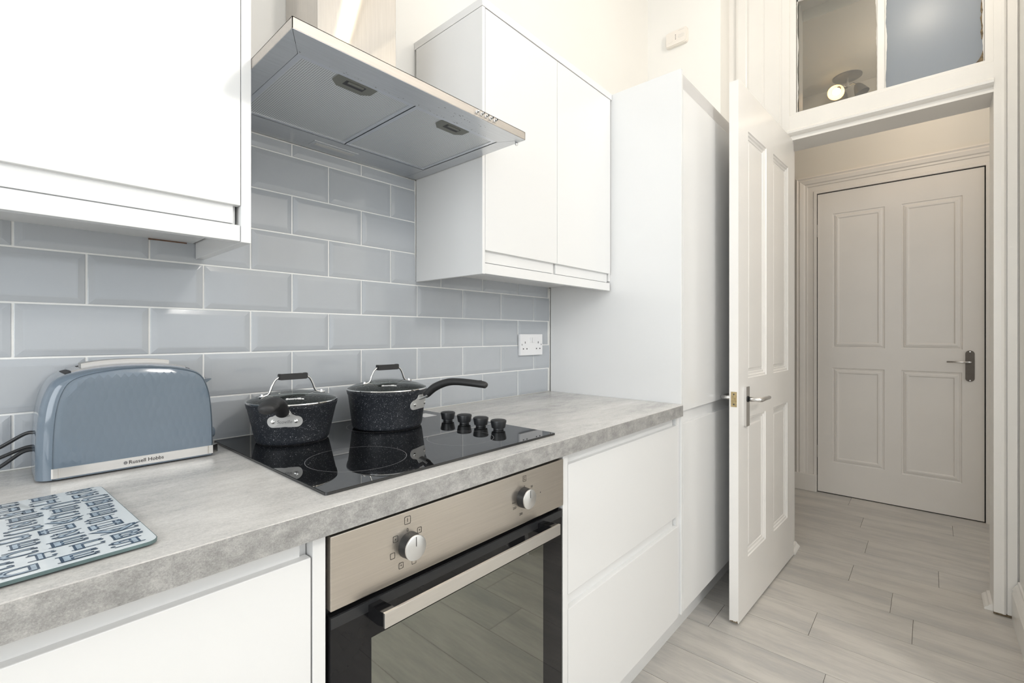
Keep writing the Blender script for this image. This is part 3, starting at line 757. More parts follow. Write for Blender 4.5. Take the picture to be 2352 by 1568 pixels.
# tall cupboard
t = thing('tall_cupboard', 'tall white larder cupboard standing next to the open door', 'cabinet', (2.1, -0.3, 0))
obj('end_panel', box(1.6645, 1.6785, -0.600, -0.0105, 0.15, 2.122, bev=0.001), M['gloss'], t)
obj('carcass', box(1.679, 2.648, -0.578, -0.013, 0.15, 2.118), M['carcass'], t)
obj('upper_door', box(1.6815, 2.279, FY, -0.580, 0.8830, 2.052, bev=0.0015), M['gloss'], t)
obj('lower_door', box(1.6815, 2.279, FY, -0.580, 0.1530, 0.8380, bev=0.0015), M['gloss'], t)
obj('upper_door', box(2.281, 2.647, FY, -0.580, 0.8830, 2.052, bev=0.0015), M['gloss'], t)
obj('lower_door', box(2.281, 2.647, FY, -0.580, 0.1530, 0.8380, bev=0.0015), M['gloss'], t)
obj('grip_channel', box(1.6815, 2.647, -0.5855, -0.5775, 0.825, 0.895), M['gloss'], t)
obj('top_filler', box(1.680, 2.648, -0.590, -0.5785, 2.054, 2.120), M['mid_grey'], t)
obj('plinth', box(1.6640, 2.648, -0.525, -0.507, 0.0, 0.15), M['gloss'], t)

# worktop
bm = bmesh.new()
cs = [(-1.0, -0.6335), (1.6625, -0.6080), (1.6625, -0.0105), (-1.0, -0.0105)]
cs[1] = (1.6500, -0.6125)
cs = [(-1.0, -0.6330), (1.6475, -0.6135), (1.6630, -0.598), (1.6630, -0.0005), (-1.0, -0.0005)]
lo = [bm.verts.new((x_, y_, 0.8705)) for x_, y_ in cs]; hi = [bm.verts.new((x_, y_, 0.9100)) for x_, y_ in cs]
for k in range(5):
    f = bm.faces.new((lo[k], lo[(k+1) % 5], hi[(k+1) % 5], hi[k])); f.material_index = 1
bm.faces.new(hi); f = bm.faces.new(lo); f.material_index = 1
bmesh.ops.bevel(bm, geom=[e for e in bm.edges if all(abs(v.co.z-0.91) < 1e-5 and v.co.y < -0.59 for v in e.verts)], offset=0.0012, segments=2, affect='EDGES')
o = obj('worktop', bm, [M['worktop'], M['worktop_edge']], origin=(0.3, -0.3, 0.87))
tag(o, 'pale grey concrete-look worktop running under the tiled wall', 'worktop')

# ------------------------------------------------------------------ wall cupboards
def wall_cab(t, x0, x1, doors, yf, ztop, left_panel, right_panel, zdoor=1.4025):
    obj('carcass', box(x0+0.004, x1-0.004, yf+0.020, -0.001, 1.369, ztop), M['carcass'], t)
    for a, b in doors:
        obj('door', box(a, b, yf, yf+0.018, zdoor, ztop-0.002, bev=0.0012), M['gloss'], t)
    bm = boxes([(a+0.001, b-0.010, yf+0.010, yf+0.020, 1.3692, zdoor+0.02) for a, b in doors]); obj('grip_channel', bm, M['gloss'], t)
    obj('light_pelmet', box(doors[0][0], doors[-1][1], yf+0.002, yf+0.020, 1.3355, 1.3655, bev=0.0008), M['gloss'], t)
    if left_panel: obj('end_panel', box(left_panel[0], left_panel[1], yf-0.0, -0.0105, 1.334, ztop, bev=0.0008), M['gloss'], t)
    if right_panel: obj('end_panel', box(right_panel[0], right_panel[1], yf-0.0, -0.0105, 1.334, ztop, bev=0.0008), M['gloss'], t)
t = thing('wall_cupboard', 'white wall cupboard left of the extractor hood, cut off by the frame', 'cabinet', (0.0, -0.15, 1.334))
wall_cab(t, -0.60, 0.316, [(-0.59, -0.289), (-0.287, 0.3155)], -0.302, 2.10, None, (0.3165, 0.3340))
t = thing('wall_cupboard', 'white two-door wall cupboard right of the extractor hood', 'cabinet', (1.29, -0.16, 1.334))
wall_cab(t, 0.947, 1.655, [(0.9475, 1.2930), (1.2950, 1.6480)], -0.320, 2.096, (0.9350, 0.9460), None)
obj('top_panel', box(0.9350, 1.6610, -0.320, -0.001, 2.098, 2.122, bev=0.0008), M['gloss'], t)
obj('edge_filler', box(1.6500, 1.6630, -0.310, -0.0105, 1.3745, 2.096), M['gloss'], t)

# ------------------------------------------------------------------ extractor hood
t = thing('cooker_hood', 'stainless steel chimney extractor hood over the hob', 'extractor hood', (0.632, -0.24, 1.667))
HX0, HX1, HY0, HY1, HZ0, HZ1 = 0.3345, 0.9320, -0.482, -0.010, 1.667, 1.6875
FX0, FX1, FY0, FY1 = 0.371, 0.8925, -0.4185, -0.104
bm = bmesh.new()
add_box(bm, HX0, HX1, HY0, HY0+0.0012, HZ0+0.0006, HZ1); add_box(bm, HX0, HX0+0.0012, HY0, HY1, HZ0+0.0006, HZ1); add_box(bm, HX1-0.0012, HX1, HY0, HY1, HZ0+0.0006, HZ1)
add_box(bm, HX0, HX1, HY0, HY1, HZ1-0.0012, HZ1)
obj('canopy', bm, M['steel_h'], t)
bm = bmesh.new(); g = 0.0005
def quadp(pts, z0=HZ0, z1=HZ0+0.0012): add_prism(bm, pts, lambda u, v, d: Vector((u, v, d)), z0, z1)
quadp([(HX0+g, HY0), (HX1-g, HY0), (FX1-g, FY0), (FX0+g, FY0)])
quadp([(HX0, HY0+g), (FX0, FY0+g), (FX0, HY1), (HX0, HY1)])
quadp([(HX1, HY0+g), (HX1, HY1), (FX1, HY1), (FX1, FY0+g)])
quadp([(FX0+g, FY1), (FX1-g, FY1), (FX1-g, HY1), (FX0+g, HY1)])
obj('underside_rim', bm, M['steel_under'], t)
obj('inner_housing', box(FX0-0.01, FX1+0.01, FY0-0.01, FY1+0.01, HZ0+0.010, HZ0+0.018), M['alu_filter'], t)
for a, b, lx in ((FX0+0.0015, 0.6300, 0.498), (0.6330, FX1-0.0015, 0.759)):
    ya, yb = FY0+0.0015, FY1-0.0015
    fl = obj('grease_filter', boxes([(a, b, ya, ya+.010, HZ0+.001, HZ0+.008), (a, b, yb-.008, yb, HZ0+.0005, HZ0+.008), (a, a+.010, ya+.010, yb-.008, HZ0+.0012, HZ0+.008), (b-.010, b, ya+.010, yb-.008, HZ0+.0012, HZ0+.008)]), M['alu_filter'], t)
    obj('mesh_panel', box(a+.009, b-.009, ya+.009, yb-.007, HZ0+.0022, HZ0+.0032), M['filter'], fl)
    bm = bmesh.new(); add_prism(bm, [(lx-.043, -.4085), (lx+.043, -.4085), (lx+.043, -.382), (lx+.028, -.368), (lx-.028, -.368), (lx-.043, -.382)], lambda u, v, d: Vector((u, v, d)), HZ0+.0004, HZ0+.0022)
    la = obj('latch_plate', bm, M['latch'], fl)
    obj('latch_recess', box(lx-.022, lx+.022, -.4005, -.3825, HZ0+.0001, HZ0+.0004), M['pin_dark'], la)
    obj('latch_grip', box(lx-.017, lx+.017, -.4005, -.3945, HZ0-.0022, HZ0+.0003, bev=0.0008), M['latch'], la)
li = obj('lamp_surround', box(0.566, 0.692, -0.073, -0.036, HZ0-0.0008, HZ0+0.0002, bev=0.0003), M['steel_under'], t)
obj('lamp_lens', box(0.576, 0.686, -0.062, -0.048, HZ0-0.0014, HZ0-0.0006, bev=0.0002), M['hood_lens'], li)
bm = bmesh.new(); add_box(bm, 0.522, 0.742, -0.180, -0.001, HZ1, 2.60, bev=0.0015)
obj('chimney_duct', bm, M['steel_duct'], t)
bt = obj('button_strip', box(0.748, 0.825, HY0-0.0004, HY0, 1.6725, 1.6835), M['steel_h'], t)
for k in range(5):
    cx = 0.7565+0.0150*k
    bm = lathe([(0, 0), (0.0042, 0), (0.0042, 0.002), (0.0030, 0.0025), (0.0028, 0.0085), (0.0022, 0.0095), (0, 0.0095)], (cx, HY0-0.0003, 1.678), 20, 'y')
    obj('button', bm, M['chrome'], bt, smooth=True)
bm = lathe([(0, -0.008), (0.003, -0.0078), (0.0045, -0.005), (0.0045, -0.002), (0.003, 0.0), (0, 0.0)], (0.9285, -0.455, HZ0), 20); obj('screw_head', bm, M['chrome'], t, smooth=True)
bm = bmesh.new(); rnd = random.Random(3)
for k in range(60):     # rust specks on the rim
    if k < 26: px, py = rnd.gauss(0.735, .035), HY0+0.018+abs(rnd.gauss(0, .012))
    else: px, py = rnd.uniform(0.36, 0.9), FY0-0.001-abs(rnd.gauss(0, .004))
    r = rnd.uniform(.0004, .0013); bm.faces.new([bm.verts.new((px+r*1.6*math.cos(a), py+r*math.sin(a), HZ0-0.0001)) for a in [2*PI*q/7 for q in range(7)]])
sp = obj('rust_specks', bm, M['ink_grey'], t); sp['kind'] = 'stuff'

# ------------------------------------------------------------------ hob
t = thing('ceramic_hob', 'black glass ceramic hob let into the worktop under the hood', 'hob', (0.645, -0.30, 0.9100))
HBZ = 0.9150
bm = bmesh.new(); add_prism(bm, rrect(0.6455, -0.3010, 0.597, 0.541, 0.005, 3), lambda u, v, d: Vector((u, v, d)), 0.9102, HBZ-0.0006)
add_prism(bm, rrect(0.6455, -0.3010, 0.5955, 0.5395, 0.005, 3), lambda u, v, d: Vector((u, v, d)), HBZ-0.0006, HBZ)
gl = obj('glass_surface', bm, M['hob'], t)
def circ(bm, cx, cy, r, w=0.0006, n=96):
    ring_flat(bm, [(cx+r*math.cos(2*PI*k/n), cy+r*math.sin(2*PI*k/n)) for k in range(n)], [(cx+(r-w)*math.cos(2*PI*k/n), cy+(r-w)*math.sin(2*PI*k/n)) for k in range(n)], lambda u, v: Vector((u, v, HBZ+0.00015)))
for (cx, cy, r) in ((0.488, -0.420, 0.096), (0.748, -0.436, 0.079), (0.478, -0.150, 0.076), (0.716, -0.165, 0.098)):
    bm = bmesh.new(); circ(bm, cx, cy, r); obj('cooking_zone_ring', bm, M['marks'], gl)
# four touch-up control knobs, which lift off
KN = [(0.873, -0.243), (0.875, -0.310), (0.876, -0.374), (0.878, -0.437)]
klab = ['farthest black hob knob, nearest the tiled wall', 'second black hob knob counting from the tiled wall', 'third black hob knob counting from the tiled wall', 'nearest black hob knob, closest to the worktop edge']
for k, (cx, cy) in enumerate(KN):
    kb = obj('knob', lathe([(0, .0005), (.0135, .0005), (.0135, .0045), (.0175, .0055), (.0208, .0215), (.0203, .0242), (.0185, .0252), (0, .0252)], (cx, cy, HBZ), 40), M['black_plastic'], t, smooth=True)
    kb['label'] = klab[k]
    obj('knob_cap', lathe([(0, .0257), (.0168, .0257), (.0180, .0251)], (cx, cy, HBZ), 40), M['soft_black'], kb, smooth=True)
o = obj('white_sticker', box(0.862, 0.908, -0.150, -0.095, HBZ+0.0001, HBZ+0.0004), M['white_plastic'], t)
obj('grey_sticker', box(0.800, 0.905, -0.092, -0.060, HBZ+0.0001, HBZ+0.0004), M['ink_grey'], t)

# ------------------------------------------------------------------ saucepans with glass lids
def saucepan(cx, cy, rb, rt, z0, zt, hang, hlen, label, lidlabel, foot, grip_rise, txt_on_bracket, girth=1.0):
    t = thing('saucepan', label, 'saucepan', (cx, cy, z0), 'speckled saucepans on the hob')
    hgt = zt-z0
    prof = [(0, .0005), (rb-.006, .0005), (rb-.002, .0015), (rb+.001, .005), (rb+.0025, .010), (rt-.0035, hgt-.012), (rt-.0020, hgt-.010), (rt-.0005, hgt-.004), (rt, hgt-.001), (rt-.001, hgt), (rt-.004, hgt), (rt-.0055, hgt-.006), (rb-.002, .008), (rb-.01, .005), (0, .005)]
    obj('pan_body', lathe(prof, (cx, cy, z0), 96), M['speckle'], t, smooth=True)
    # bracket plate on the wall of the pan, riveted
    d = Vector((math.cos(hang), math.sin(hang), 0)); sd = Vector((-d.y, d.x, 0)); zc = z0+hgt*0.66
    def onpan(u, z, off):
        rr = rb+(rt-rb)*((z-z0)/hgt)+off; a = u/rr
        dd = d*math.cos(a)+sd*math.sin(a); return Vector((cx, cy, 0))+dd*rr+Vector((0, 0, z))
    bm = bmesh.new(); outl = []
    W_, H_ = 0.0365, 0.0125
    for k in range(13): a = -PI/2+PI*k/12; outl.append((W_-H_+H_*math.cos(a), H_*math.sin(a)-.003))
    outl += [(0.016, H_+.001), (0.0115, H_+.010), (-0.0115, H_+.010), (-0.016, H_+.001)]
    for k in range(13): a = PI/2+PI*k/12; outl.append((-(W_-H_)+H_*math.cos(a), H_*math.sin(a)-.003))
    # fill as a fan of quads so it follows the curved wall
    cen_f = []
    for off in (0.0006, 0.0026):
        ringv = [bm.verts.new(onpan(u, zc+v, off)) for u, v in outl]; inner = [bm.verts.new(onpan(u*.5, zc+v*.5, off)) for u, v in outl]
        c0 = bm.verts.new(onpan(0, zc, off)); n = len(outl)
        for k in range(n):
            bm.faces.new((ringv[k], ringv[(k+1) % n], inner[(k+1) % n], inner[k])); bm.faces.new((inner[k], inner[(k+1) % n], c0))
        cen_f.append(ringv)
    n = len(outl)
    for k in range(n): bm.faces.new((cen_f[0][k], cen_f[0][(k+1) % n], cen_f[1][(k+1) % n], cen_f[1][k]))
    br = obj('handle_bracket', bm, M['bracket'], t, smooth=True)
    for s in (-1, 1):
        p = onpan(s*0.0235, zc-.002, .0024); q = onpan(s*0.0235, zc-.002, .0055)
        bm = bmesh.new(); add_tube(bm, [p, p+(q-p)*.7, q], [.0043, .0040, .0022], 14); obj('rivet', bm, M['chrome'], br, smooth=True)
    if txt_on_bracket:
        b2 = text_bm('Scoville', 0.0105, lambda u, v: onpan(u, zc-.003+v, .0030), shear=0.25, sx=0.98); obj('embossed_name', b2, M['ink_grey'], br)
    # stem and soft grip
    c = Vector((cx, cy, 0)); r0 = rt
    path = [c+d*(r0-.006)+Vector((0, 0, zc+.010)), c+d*(r0+.010)+Vector((0, 0, zc+.016)), c+d*(r0+.022)+Vector((0, 0, zc+.022))]
    bm = bmesh.new(); add_tube(bm, spline(path, 5), [(.0125, .0032)]*11, 16, side=sd); obj('handle_stem', bm, M['bracket'], t, smooth=True)
    gp = [(.010, .019), (.016, .022), (.040, .036), (.075, .046), (.110, .048), (hlen-.018, .045), (hlen-.004, .043), (hlen, .042)]
    gp = [c+d*(r0+a)+Vector((0, 0, zc-.006+b*grip_rise)) for a, b in gp]
    rs = [(.007, .006), (.0115, .0095), (.0125, .0105), (.0120, .0095), (.0130, .0090), (.0145, .0088), (.0115, .0075), (.004, .003)]
    pp = spline(gp, 6); rr = []
    for i_ in range(len(pp)):
        f_ = i_/6; a_ = min(int(f_), 6); tt = f_-a_; rr.append(((rs[a_][0]*(1-tt)+rs[a_+1][0]*tt)*girth, (rs[a_][1]*(1-tt)+rs[a_+1][1]*tt)*girth))
    bm = bmesh.new(); add_tube(bm, pp, rr, 20, side=sd)
    gr = obj('handle_grip', bm, M['soft_black'], t, smooth=True)
    hp = c+d*(r0+hlen-.020)+Vector((0, 0, zc-.006+.045*grip_rise+.0086)); bm = bmesh.new()
    add_tube(bm, [hp, hp+Vector((0, 0, .0006))], [(.006, .0045), (.006, .0045)], 16, side=d); obj('hanging_hole', bm, M['black_void'], gr)
    # lid
    lz = zt
    lr = rt-.0015
    dome = lambda r: .0045+.021*(1-(r/lr)**2)**.9 if r < lr else .0045
    pr_o = [(lr-.001, .0045)]+[(lr*q/12, dome(lr*q/12)) for q in range(11, -1, -1)]
    pr = [(r, h) for r, h in pr_o]
    L_ = obj('glass_lid', lathe(pr, (cx, cy, lz), 72), M['lid_glass'], t, smooth=True); L_['label'] = lidlabel
    obj('steel_rim', lathe([(lr-.004, .0005), (lr+.0008, .0005), (lr+.0014, .002), (lr+.0008, .0038), (lr-.003, .0046), (lr-.004, .003)], (cx, cy, lz), 96, closed=True), M['chrome'], L_, smooth=True)
    fv = Vector((math.cos(foot), math.sin(foot), 0)); fr = 0.068
    fz = lz+dome(fr)+.001; tz = lz+.0575
    def hp2(s, a, z): return Vector((cx, cy, z))+fv*s*a
    for s in (-1, 1):
        bm = bmesh.new()
        add_tube(bm, spline([hp2(s, .076, fz-.0015), hp2(s, .064, fz), hp2(s, .054, fz+.005), hp2(s, .047, fz+.022), hp2(s, .040, tz-.006), hp2(s, .030, tz), hp2(s, .020, tz+.0005)], 6), .0026, 12)
        add_tube(bm, [hp2(s, .069, fz+.0005), hp2(s, .069, fz+.0045)], [.0038, .0030], 12)
        add_box(bm, *[q for ax in range(3) for q in (hp2(s, .071, fz)[ax]-(.005, .005, .0018)[ax], hp2(s, .071, fz)[ax]+(.005, .005, .0008)[ax])], bev=.0008)
        obj('handle_leg', bm, M['chrome'], L_, smooth=True)
    sv = Vector((-fv.y, fv.x, 0)); bm = bmesh.new()
    outline = [(-.033, .0075), (-.024, .0070), (-.022, .0055), (.022, .0055), (.024, .0070), (.033, .0075), (.033, -.0055), (.030, -.0070), (-.030, -.0070), (-.033, -.0055)]
    add_prism(bm, outline, lambda u, v, dd: Vector((cx, cy, tz+v))+fv*u+sv*dd, -.006, .006)
    bmesh.ops.bevel(bm, geom=bm.edges[:], offset=.0012, segments=2, affect='EDGES')
    obj('lid_grip', bm, M['soft_black'], L_, smooth=True)
    # printed name on the glass facing the room
    vd = Vector((cam.location.x-cx, cam.location.y-cy, 0)).normalized(); vs = Vector((-vd.y, vd.x, 0))
    def onlid(u, v):
        a, b = u+.004, .076-v; r = min(math.hypot(a, b), lr-.004); p = Vector((cx, cy, lz+dome(r)+.0008))+vs*a+vd*b; return p
    b2 = text_bm('Scoville', 0.0105, onlid, offset=.0006, sx=1.15); obj('printed_name', b2, M['white_ink'], L_)
    return t
ang1 = math.atan2(-1.2687+0.151, 0-0.477)
saucepan(0.477, -0.151, 0.0775, 0.0985, HBZ+.0003, 1.0045, ang1-math.radians(10.5), 0.150, 'speckled black saucepan on the left, handle pointing at the camera', 'glass lid on the left saucepan, nearest the toaster', math.radians(0), 1.22, True, 1.22)
yaw = 0.8414; Rv = Vector((math.cos(yaw), -math.sin(yaw), 0)); Fv = Vector((math.sin(yaw), math.cos(yaw), 0))
hd2 = Rv*math.cos(math.radians(-20))+Fv*math.sin(math.radians(-20))
saucepan(0.718, -0.176, 0.0890, 0.1050, HBZ+.0003, 1.0150, math.atan2(hd2.y, hd2.x), 0.187, 'speckled black saucepan on the right, handle pointing to the corner', 'glass lid on the right saucepan, beside the hob knobs', math.radians(0), 1.36, False)

# ------------------------------------------------------------------ toaster
t = thing('toaster', 'slate grey faceted toaster with steel base band beside the tiles', 'toaster', (0.190, -0.087, 0.910))
TCX = 0.1815; TCF = 0.190; TYF, TYB = -0.165, -0.012
half = [(.1300, .9135), (.1300, .950), (.1290, .985), (.1268, 1.018), (.1228, 1.045), (.1160, 1.067), (.1070, 1.0815), (.0920, 1.0905), (.0650, 1.0975), (.0350, 1.1015), (0, 1.1030)]
hs = spline([(a, 0, b) for a, b in half], 4); arch_pts = [(-p.x, p.z) for p in hs]+[(p.x, p.z) for p in hs[-2::-1]]
def sect(y, d):
    k = 1-.72*d/.1300; zk = d*.28
    return [Vector((TCX+.0100*d/.0215+px*k, y, .9135+(pz-.9135)*(1-zk/.185))) for px, pz in arch_pts]
ys = []; R_ = .026
for k in range(8): a = PI/2*k/7; ys.append((TYF+R_*(1-math.cos(a))*.9, .021*(1-math.sin(a))))
ys = [(TYF+R_*(1-math.cos(PI/2*k/7)), .021*(1-math.sin(PI/2*k/7))) for k in range(8)]
ys = [(TYF, .0240), (TYF+.0005, .0215)]+[(TYF+.002, .0175)]+ys[1:]+[(TYB+(TYF-y)*1.0, d) for y, d in []]
back = [(TYF+TYB-y, d) for y, d in reversed(ys)]
secs = [sect(y, d) for y, d in ys+back]
bm = bmesh.new(); vr = [[bm.verts.new(p) for p in s] for s in secs]
for a, b in zip(vr, vr[1:]):
    for k in range(len(a)-1): bm.faces.new((a[k], a[k+1], b[k+1], b[k]))
    bm.faces.new((a[0], b[0], b[-1], a[-1]))
bm.faces.new(vr[-1])
# faceted front: hexagonal cells, each a shallow facet
bm.faces.new(vr[0])
body = obj('body', bm, M['toaster'], t, smooth=True)
fr0 = [(p.x, p.z) for p in secs[0]]
def inside(x_, z_, marg=.0005):
    if z_ < .9325+marg or abs(x_-TCF) > .1155: return False
    for q in range(len(fr0)-1):
        if fr0[q][0] <= x_ <= fr0[q+1][0]:
            tt = (x_-fr0[q][0])/max(1e-9, fr0[q+1][0]-fr0[q][0]); zt = fr0[q][1]*(1-tt)+fr0[q+1][1]*tt
            return z_ < zt-marg
    return False
bm = bmesh.new(); rnd = random.Random(11); a_ = .0118; b_ = .0270
i0 = 0
for r_ in range(-1, 12):
    for c_ in range(-12, 13):
        cx_ = TCF+c_*a_+(a_/2 if r_ % 2 else 0); cz_ = .9445+r_*b_*.80
        hexp = [(cx_, cz_+b_*.54), (cx_+a_/2, cz_+b_*.26), (cx_+a_/2, cz_-b_*.26), (cx_, cz_-b_*.54), (cx_-a_/2, cz_-b_*.26), (cx_-a_/2, cz_+b_*.26)]
        if not inside(cx_, cz_): continue
        q2 = []
        for px, pz in hexp:
            px = max(TCF-.1125, min(TCF+.1125, px)); pz = max(.9335, pz); g_ = 0
            while not inside(px, pz) and g_ < 80: px += (cx_-px)*.03; pz += (cz_-pz)*.03; g_ += 1
            q2.append((px, pz))
        hexp = q2
        tlt = rnd.uniform(-1, 1)*.00007; tz_ = rnd.uniform(-1, 1)*.00006
        cc = bm.verts.new((cx_, TYF-.00044, cz_)); rv = [bm.verts.new((px, TYF-.00020-tlt*(px-cx_)/a_*2-tz_*(pz-cz_)/b_*2, pz)) for px, pz in hexp]
        for q in range(6): bm.faces.new((rv[q], rv[(q+1) % 6], cc))
fc = obj('facets', bm, M['toaster'], body); fc['kind'] = 'stuff'
# steel band round the foot
def rr_plan(hx, y0_, y1_, r, n=6):
    out = []
    for (cx_, cy_, a0) in ((TCF+hx-r, y1_-r, 0), (TCF-hx+r, y1_-r, 90), (TCF-hx+r, y0_+r, 180), (TCF+hx-r, y0_+r, 270)):
        for k in range(n+1): a = math.radians(a0+90*k/n); out.append((cx_+r*math.cos(a), cy_+r*math.sin(a)))
    return out
bm = bmesh.new(); add_prism(bm, rr_plan(.1165, TYF-.0012, -.135, .008), lambda u, v, d: Vector((u, v, d)), .9160, .9325)
for s in (-1, 1):
    x_ = TCF+s*.1345
    add_prism(bm, [(TCF+s*.112, TYF-.0012), (TCF+s*.118, TYF-.0012), (TCF+s*.1295, TYF+.010), (TCF+s*.1285, TYF+.014), (TCF+s*.112, TYF+.012)], lambda u, v, d: Vector((u, v, d)), .9160, .9325)
bd = obj('base_band', bm, M['alu'], t); bd['label'] = 'brushed steel band round the foot'
bmesh_t = text_bm('Russell Hobbs', 0.0093, lambda u, v: Vector((0.1985+u, TYF-.0016, .9242+v)), offset=.0001, sx=1.0)
obj('printed_name', bmesh_t, M['ink'], bd)
bm = bmesh.new(); cc = Vector((0.1675, TYF-.0016, .9242))
for k in range(10):
    a = 2*PI*k/10; r1, r2 = .0008, .0031; w = .0006; e = Vector((math.cos(a), 0, math.sin(a))); n_ = Vector((-e.z, 0, e.x))
    bm.faces.new([bm.verts.new(p) for p in (cc+e*r1-n_*w, cc+e*r2-n_*w, cc+e*r2+n_*w, cc+e*r1+n_*w)])
obj('round_emblem', bm, M['ink_grey'], bd)
bm = bmesh.new(); add_prism(bm, rr_plan(.112, TYF+.008, TYB-.006, .012), lambda u, v, d: Vector((u-.006, v, d)), .9110, .9185); obj('underbody', bm, M['black_plastic'], t)  # coloured black to deepen the contact shade under the toaster
for fx in (-.095, .095):
    for fy in (TYF+.022, TYB-.022):
        obj('foot', lathe([(0, 0), (.008, 0), (.009, .001), (.009, .004), (0, .004)], (TCX+fx, fy, .9102), 16), M['ink_grey'], t)
# top plate following the arch, with the slot and a bright warming lip
def ztop(xx):
    for q in range(len(arch_pts)-1):
        if arch_pts[q][0] <= xx <= arch_pts[q+1][0]:
            tt = (xx-arch_pts[q][0])/max(1e-9, arch_pts[q+1][0]-arch_pts[q][0]); return arch_pts[q][1]*(1-tt)+arch_pts[q+1][1]*tt
def strip(x0_, x1_, y0_, y1_, lift, mat, name, parent, th=.0022, n=20):
    bm = bmesh.new(); top = []; bot = []
    for k in range(n+1):
        xx = x0_+(x1_-x0_)*k/n; z_ = ztop(xx)+lift
        top.append((bm.verts.new((TCX+xx, y0_, z_)), bm.verts.new((TCX+xx, y1_, z_)))); bot.append((bm.verts.new((TCX+xx, y0_, z_-th)), bm.verts.new((TCX+xx, y1_, z_-th))))
    for k in range(n):
        bm.faces.new((top[k][0], top[k+1][0], top[k+1][1], top[k][1])); bm.faces.new((top[k][0], top[k+1][0], bot[k+1][0], bot[k][0])); bm.faces.new((top[k][1], top[k+1][1], bot[k+1][1], bot[k][1]))
    bm.faces.new((top[0][0], top[0][1], bot[0][1], bot[0][0])); bm.faces.new((top[-1][0], top[-1][1], bot[-1][1], bot[-1][0]))
    return obj(name, bm, mat, parent, smooth=True)
tp = strip(-.085, .085, -.1400, -.0360, .0034, M['dark_chrome'], 'top_plate', t, .0045); tp['label'] = 'shiny steel top plate'
sl = strip(-.072, .070, -.0750, -.0500, .0038, M['black_void'], 'bread_slot', tp, .0006)
strip(-.070, .062, -.1180, -.0780, .0105, M['lip'], 'warming_lip', tp, .0078)
strip(-.093, -.0855, -.1360, -.0400, .0010, M['black_void'], 'end_gap', tp, .0012); strip(.0855, .093, -.1360, -.0400, .0010, M['black_void'], 'end_gap', tp, .0012)
bm = bmesh.new(); add_prism(bm, [(.1120, 1.0640), (.1375, 1.0660), (.1395, 1.0645), (.1190, 1.0490)], lambda u, v, d: Vector((TCX+u, d, v)), -.110, -.074)
obj('lever', bm, M['toaster'], t)
bm = lathe([(0, .0), (.0125, .0), (.0125, .012), (.0112, .019), (.009, .0215), (0, .022)], (TCX+.1285, -.088, .9460), 28, 'x'); obj('browning_dial', bm, M['toaster'], t, smooth=True)
# power leads going left to the wall
bm = bmesh.new()
add_tube(bm, spline([(0.062, -.070, .9800), (0.045, -.060, .9830), (0.010, -.050, .9600), (-.040, -.040, .9350), (-.16, -.035, .9145), (-.30, -.030, .9140)], 8), .0032, 10)
obj('power_lead', bm, M['black_plastic'], t, smooth=True)
bm = bmesh.new()
add_tube(bm, spline([(0.062, -.062, .9560), (0.045, -.055, .9570), (0.012, -.050, .9430), (-.03, -.050, .9260), (-.12, -.06, .9140), (-.30, -.06, .9140)], 8), .0032, 10)
obj('power_lead', bm, M['black_plastic'], t, smooth=True)
bm = bmesh.new()
add_tube(bm, spline([(0.060, -.066, .9530), (0.040, -.064, .9510), (0.012, -.066, .9300), (-.02, -.07, .9145), (-.15, -.10, .9140)], 8), .0032, 10)
obj('power_lead', bm, M['black_plastic'], t, smooth=True)

# ------------------------------------------------------------------ glass chopping board with lettering
t = thing('glass_chopping_board', 'glass worktop saver printed with slate blue ornamental letters', 'chopping board', (-0.06, -0.43, 0.910))
BO = Vector((0.136, -0.5840, 0)); ex = Vector((-math.cos(math.radians(2.9)), -math.sin(math.radians(2.9)), 0)); ey = Vector((-ex.y, ex.x, 0))
if ey.y < 0: ey = -ey
BZ0, BZ1 = 0.9125, 0.9165
bmap = lambda u, v, d=0: BO+ex*u+ey*v+Vector((0, 0, d))
bm = bmesh.new(); add_prism(bm, rrect(0.20, 0.157, 0.40, 0.314, 0.012, 6), lambda u, v, d: bmap(u, v, d), BZ0, BZ1-.0003); obj('glass_plate', bm, M['glass_edge'], t)
bm = bmesh.new(); add_prism(bm, rrect(0.20, 0.157, 0.3985, 0.3125, 0.012, 6), lambda u, v, d: bmap(u, v, d), BZ1-.0004, BZ1); obj('printed_face', bm, M['board_face'], t)
for u, v in ((.02, .02), (.38, .02), (.02, .294), (.38, .294)):
    q = bmap(u, v); obj('rubber_foot', lathe([(0, 0), (.005, 0), (.005, .0022), (0, .0022)], (q.x, q.y, .9103), 12), M['white_plastic'], t)
bmA = bmesh.new(); bmB = bmesh.new(); rnd = random.Random(5)
letters = 'EBJESCARELABCEHSJEBRDEGPTEASBEC'
rows = 11; rh = 0.310/rows
